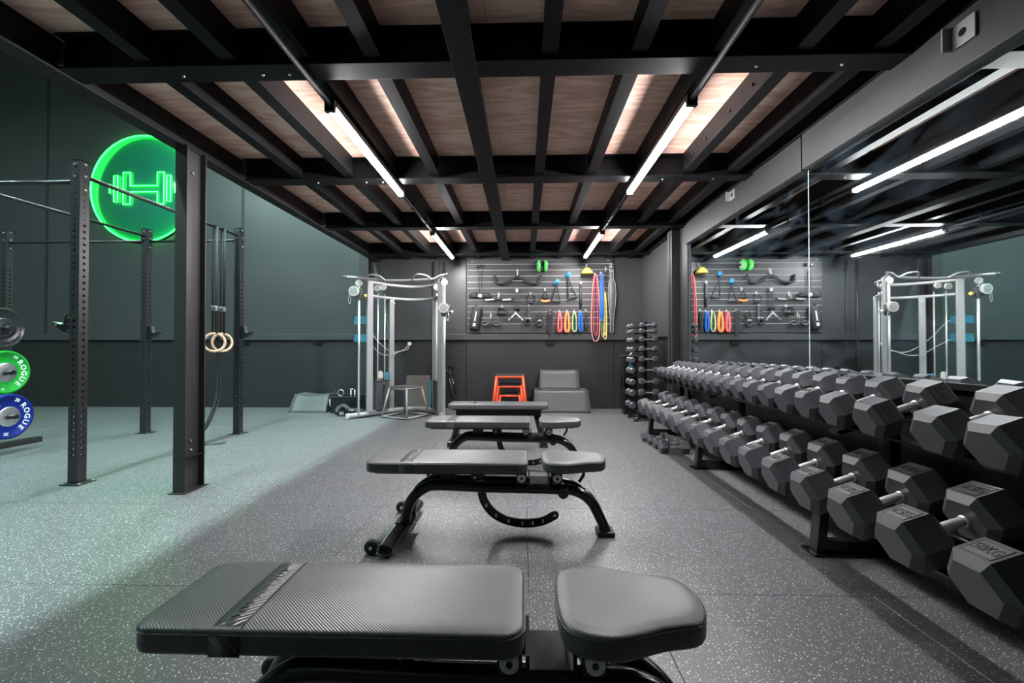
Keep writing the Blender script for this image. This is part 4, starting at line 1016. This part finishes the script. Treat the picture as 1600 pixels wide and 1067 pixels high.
# stirrup handles on blue grips
def stirrup(px, py, label, w_, h_, grip, mtg='grip', tilt=0):
    t = hang('stirrup_handle', label, 'cable handle', px, py)
    T = Matrix.Rotation(tilt, 4, 'Y')
    B().tube([(0, -.06, 0), (-w_, -.06, -h_)], .011, 6, T=T, squash=(.4, 1)).tube([(0, -.06, 0), (w_, -.06, -h_)], .011, 6, T=T, squash=(.4, 1)).build('webbing', 'strap', t)
    B().cyl((-w_ - .012, -.06, -h_), (w_ + .012, -.06, -h_), .019, 12, T=T).build('grip', mtg, t)
    return t
for k, (px, py) in enumerate(((871, 442), (889, 431))):
    x, z = bp_(px, py)
    t = thing('foam_peg', 'blue foam peg holding the %s stirrup handle' % ['lower', 'higher'][k], 'peg', (x, FY, z), 0, 'blue foam pegs')
    B().tube([(-.04, 0, -.04), (.0, -.13, .01)], .030, 14).build('foam', 'cyan', t); B().cyl((0, -.13, .01), (.002, -.136, .012), .018, 12).build('core', 'blueband', t)
stirrup(870, 447, 'stirrup handle with a silver-black grip on the lower blue peg', .075, .28, 'g', 'stack', R(4))
stirrup(887, 436, 'stirrup handle hanging crooked from the higher blue peg', .07, .35, 'g', 'stack', R(-12))
t = stirrup(852, 456, 'short stirrup handle with an orange pad under its grip', .055, .12, 'g', 'grip')
B().tube(smooth([(-.075, -.07, -.165), (0, -.075, -.185), (.075, -.07, -.165)], 4), .02, 8).build('orange_pad', 'orangel', t); hook(t, 0, .01, .05)
# square D handle
t = hang('d_handle', 'square black D handle between the chain and the orange stirrup', 'cable handle', 829.5, 468)
b_ = B(); b_.tube([(-.065, -.04, -.05), (-.07, -.04, .04), (-.03, -.04, .055), (0, -.04, .08), (.03, -.04, .055), (.07, -.04, .04), (.065, -.04, -.05)], .008, 8); b_.build('frame', 'blackm', t)
B().cyl((-.06, -.04, -.065), (.06, -.04, -.065), .019, 12).build('grip', 'grip', t); hook(t, 0, .07, .05)
# straight bar
t = hang('straight_bar', 'short straight chrome bar with black middle hung from a white hook', 'cable bar', 780, 469)
B().cyl((-.27, -.05, -.01), (.27, -.05, .005), .012, 10).build('bar', 'blackm', t)
for a, b2 in ((-.25, -.08), (.06, .22)): B().cyl((a, -.05, -.009), (b2, -.05, .003), .0165, 12).build('sleeve', 'chrome', t)
B().tube([(0, -.05, .01), (-.012, -.05, .05), (.012, -.05, .075)], .007, 6).build('hanger', 'white', t); hook(t, 0, .075, .05, 'white')
# chain
t = hang('strap_chain', 'chain on a white carabiner hanging above the V handle', 'chain', 808.5, 455)
B().bx(-.022, .022, -.06, -.01, -.03, .03).build('carabiner', 'white', t, bevel=.01)
for s_ in (-1, 1):
    b_ = B()
    for k in range(9): b_.tube([(s_ * .02 + .011 * math.cos(a), -.04 + .008 * math.sin(a) * (k % 2), -.05 - k * .029 + .018 * math.sin(a)) for a in [2 * PI * q / 8 for q in range(8)]], .0042, 5, closed=True)
    b_.build('links', 'stack', t)
B().bx(-.05, .05, -.07, -.01, -.345, -.315).build('end_plate', 'blackm', t, bevel=.006)
# V handle
t = hang('v_handle', 'bright chrome V-shaped row handle on the lower slats', 'cable handle', 806.5, 489.5)
for s_ in (-1, 1):
    B().cyl((0, -.045, 0), (s_ * .115, -.05, -.12), .013, 10).build('arm', 'chrome', t); B().cyl((s_ * .10, -.05, -.125), (s_ * .13, -.05, -.12), .016, 10).build('end_knob', 'bright', t)
B().bx(-.018, .018, -.055, -.03, -.01, .02).build('eye', 'bright', t, bevel=.004); hook(t, 0, .0, .05)
# close grip
t = hang('row_grip', 'black close-grip double-D row handle on the slat wall', 'cable handle', 785, 487)
b_ = B(); b_.tube([(-.06, -.04, .055), (.06, -.04, .055), (.075, -.05, -.05), (-.075, -.05, -.05), (-.06, -.04, .055)], .011, 8); b_.tube([(-.06, -.10, .045), (.06, -.10, .045), (.075, -.11, -.05), (-.075, -.11, -.05), (-.06, -.10, .045)], .011, 8).build('frame', 'blackm', t)
B().cyl((-.08, -.08, -.055), (.08, -.08, -.055), .022, 10).build('grip', 'grip', t); B().cyl((0, -.03, .06), (0, -.11, .055), .009, 8).build('bridge', 'blackm', t); hook(t, 0, .06, .05)
# bag
t = hang('hanging_pouch', 'tilted black barbell-pad pouch with white lettering at the slat wall edge', 'pouch', 744, 497)
T = Matrix.Rotation(R(9), 4, 'Y')
B().pad(rrect(-.085, .085, -.10, -.004, .035, 5), -.20, .19, .02, 0, T).build('pouch_body', 'tread', t)
B().bx(-.008, .012, -.1035, -.1, -.06, .11, T).bx(-.02, .024, -.1035, -.1, -.145, -.095, T).build('white_print', 'platetext', t)
B().bx(-.008, .012, -.1045, -.1035, -.128, -.112, T).build('print_gap', 'tread', t)
B().tube([(-.0, -.05, .19), (.0, -.04, .25)], .012, 6).build('hang_loop', 'strap', t)
# small MAG grip
t = hang('neutral_grip', 'curved dark grey neutral-grip handle next to the black pouch', 'cable handle', 767.5, 500)
for s_ in (-1, 1): B().tube(smooth([(0, -.05, -.02), (s_ * .04, -.055, -.07), (s_ * .11, -.06, -.10), (s_ * .15, -.06, -.06), (s_ * .11, -.06, -.035), (s_ * .06, -.06, -.04)], 5), .016, 8).build('wing', 'stack', t)
B().cyl((0, -.05, -.02), (0, -.05, .07), .008, 8).build('stem', 'bright', t); hook(t, 0, .065, .05)
# ankle cuff, pad, strap
t = hang('ankle_cuff', 'black ankle cuff with chrome buckles below the row handle', 'strap', 825, 490)
B().bx(-.045, .0, -.03, -.01, -.16, .10).build('webbing', 'strap', t); B().bx(.005, .05, -.04, -.015, -.12, .12).build('webbing', 'stack', t)
for s_ in (-.02, .03): B().bx(s_ - .018, s_ + .018, -.055, -.03, -.12, -.075).build('buckle', 'chrome', t, bevel=.005)
B().tube([(.0 + .05 * math.cos(a), -.05, -.15 + .045 * math.sin(a)) for a in [2 * PI * q / 16 for q in range(16)]], .02, 8, closed=True).build('cuff', 'tread', t)
hook(t, .02, .12, .04)
t = hang('padded_cuff', 'rounded black padded cuff left of the black strap', 'strap', 843.5, 500)
B().tube([(.035 * math.cos(a), -.05, .07 + .05 * math.sin(a)) for a in [2 * PI * q / 16 for q in range(16)]], .022, 8, closed=True).build('loop', 'tread', t)
B().tube([(.045 * math.cos(a), -.06, -.06 + .05 * math.sin(a)) for a in [2 * PI * q / 16 for q in range(16)]], .026, 8, closed=True).build('cuff', 'grip', t)
B().bx(-.03, .03, -.09, -.08, -.03, .0).build('tab', 'bright', t); hook(t, 0, .10, .06)
t = hang('lifting_strap', 'long black lifting strap with hanging tails left of the red loop', 'strap', 860, 500)
B().tube(smooth([(-.03, -.04, .0), (-.03, -.05, .12), (0, -.06, .14), (.03, -.05, .12), (.03, -.04, .0)], 4), .02, 6, squash=(.4, 1)).build('loop', 'strap', t)
B().bx(-.012, .012, -.05, -.03, -.28, .05).bx(-.045, -.02, -.045, -.03, -.2, .04).bx(.02, .04, -.05, -.035, -.25, .06).build('tail', 'strap', t); hook(t, 0, .12, .06)
# mini loop bands
def loop(name, label, px0, px1, py0, py1, mt, wd, depth=.045, group=None, mt2=None):
    x0, z1 = bp_(px0, py0); x1, z0 = bp_(px1, py1); cx_ = (x0 + x1) / 2; a = (x1 - x0) / 2 - .008; h_ = z1 - z0
    t = thing(name, label, 'band', (cx_, FY, z1), 0, group)
    n = 26; pts = []
    for k in range(n):
        an = 2 * PI * k / n; s_ = math.sin(an); c = math.cos(an)
        zz_ = -h_ / 2 + h_ / 2 * (abs(c) ** .8) * (1 if c > 0 else -1)
        wq = .5 + .5 * (1 - (zz_ + h_) / h_)
        pts.append((a * (1 if s_ > 0 else -1) * abs(s_) ** .7 * wq, -depth, zz_))
    B().tube(pts, wd, 8, closed=True, squash=(.32, 1)).build('loop', mt, t)
    if mt2: B().tube([(x * .5, y - .012, z * .9 - .012) for x, y, z in pts], wd * .65, 8, closed=True, squash=(.45, 1)).build('inner_loop', mt2, t)
    hook(t, 0, -.02, depth + .03)
    return t
loop('mini_band', 'red mini loop band, next to the black lifting strap', 869, 880, 488, 519, 'red', .03, mt2='pink')
loop('mini_band', 'orange mini loop band, between the red and green ones', 880, 891.5, 488, 519, 'orangel', .034, mt2='orangel')
loop('mini_band', 'green mini loop band with a pale yellow edge', 892, 902, 488, 518, 'cream', .026, mt2='green')
loop('mini_band', 'blue mini loop band, next to the black one', 902, 910.5, 488, 518, 'blueband', .03, mt2='blueband')
loop('mini_band', 'black mini loop band, under the vertical roller bar', 911, 919, 487, 513, 'blackband', .024, mt2='stack')
t = hang('rolling_bar', 'black vertical massage bar on a white hook above the black mini band', 'bar', 907, 443)
B().cyl((0, -.04, -.03), (0, -.04, -.41), .024, 12).build('bar', 'stack', t); B().cyl((0, -.04, -.41), (0, -.04, -.43), .02, 12).build('end_cap', 'grip', t)
B().bx(-.018, .018, -.06, -.01, -.03, .02).build('clip', 'white', t, bevel=.006)
# long bands
loop('resistance_band', 'long salmon-red resistance band hanging lowest on the slat wall', 920.5, 938, 431, 533, 'pink', .024, .07, 'long resistance bands', 'red')
loop('resistance_band', 'long blue resistance band beside the salmon one', 934, 942, 429, 503, 'blueband', .026, .10, 'long resistance bands', 'blueband')
loop('resistance_band', 'long pale cream and green resistance band behind the blue one', 937, 944.5, 432, 526, 'cream', .014, .06, 'long resistance bands', 'green')
loop('resistance_band', 'yellow-orange resistance band with a thick bottom bend', 940, 948, 458, 530, 'cream', .02, .05, 'long resistance bands', 'yellow')
# lifting belt
t = hang('lifting_belt', 'grey leather lifting belt with a roller buckle at the slat wall end', 'belt', 954.5, 420)
prof = [(-.03, 0), (-.03, -.20), (-.055, -.28), (-.068, -.45), (-.06, -.62), (-.04, -.78), (-.03, -.88), (-.028, -1.12), (0, -1.15), (.028, -1.12), (.03, -.88), (.04, -.78), (.06, -.62), (.068, -.45), (.055, -.28), (.03, -.20), (.03, 0)]
def bend(x, z): return (x, -.03 - .035 * math.sin(PI * min(1, -z / 1.15)), z)
n = len(prof); hlf = 8
b_ = B(); pr = [(prof[i], prof[n - 1 - i]) for i in range(hlf + 1)]; v = []
for (a, c) in pr:
    for q in (a, c): v.append(bend(*q))
for (a, c) in pr:
    for q in (a, c): x, y, z = bend(*q); v.append((x, y + .01, z))
m_ = len(pr); f = []
for i in range(m_ - 1):
    f += [(2 * i, 2 * i + 2, 2 * i + 3, 2 * i + 1), (2 * m_ + 2 * i, 2 * m_ + 2 * i + 1, 2 * m_ + 2 * i + 3, 2 * m_ + 2 * i + 2), (2 * i, 2 * m_ + 2 * i, 2 * m_ + 2 * i + 2, 2 * i + 2), (2 * i + 1, 2 * i + 3, 2 * m_ + 2 * i + 3, 2 * m_ + 2 * i + 1)]
b_.add(v, f, True).build('belt', 'leather', t)
for s_ in (0, 1): B().tube([Vector(bend(*p[s_])) + Vector((0, -.002, 0)) for p in pr], .005, 6).build('edge_stitching', 'leatherw', t)
B().tube([(-.04, -.04, .01), (.045, -.04, .01), (.045, -.04, .055), (-.04, -.04, .055)], .008, 8, closed=True).build('buckle', 'white', t); B().bx(-.04, .04, -.05, -.035, -.07, -.05).build('keeper', 'leatherw', t)
hook(t, 0, .03, .05)
t = hang('thin_cord', 'thin black cord hanging beside the grey lifting belt', 'cord', 947, 424)
B().tube(smooth([(-.01, -.03, 0), (.005, -.035, -.3), (.0, -.04, -.6), (.01, -.05, -.78), (.03, -.05, -.82)], 5), .006, 6).build('cord', 'grip', t); B().bx(-.02, .02, -.06, -.03, -.83, -.79).build('clip', 'stack', t, bevel=.004)
hook(t, -.01, 0, .03, 'white')
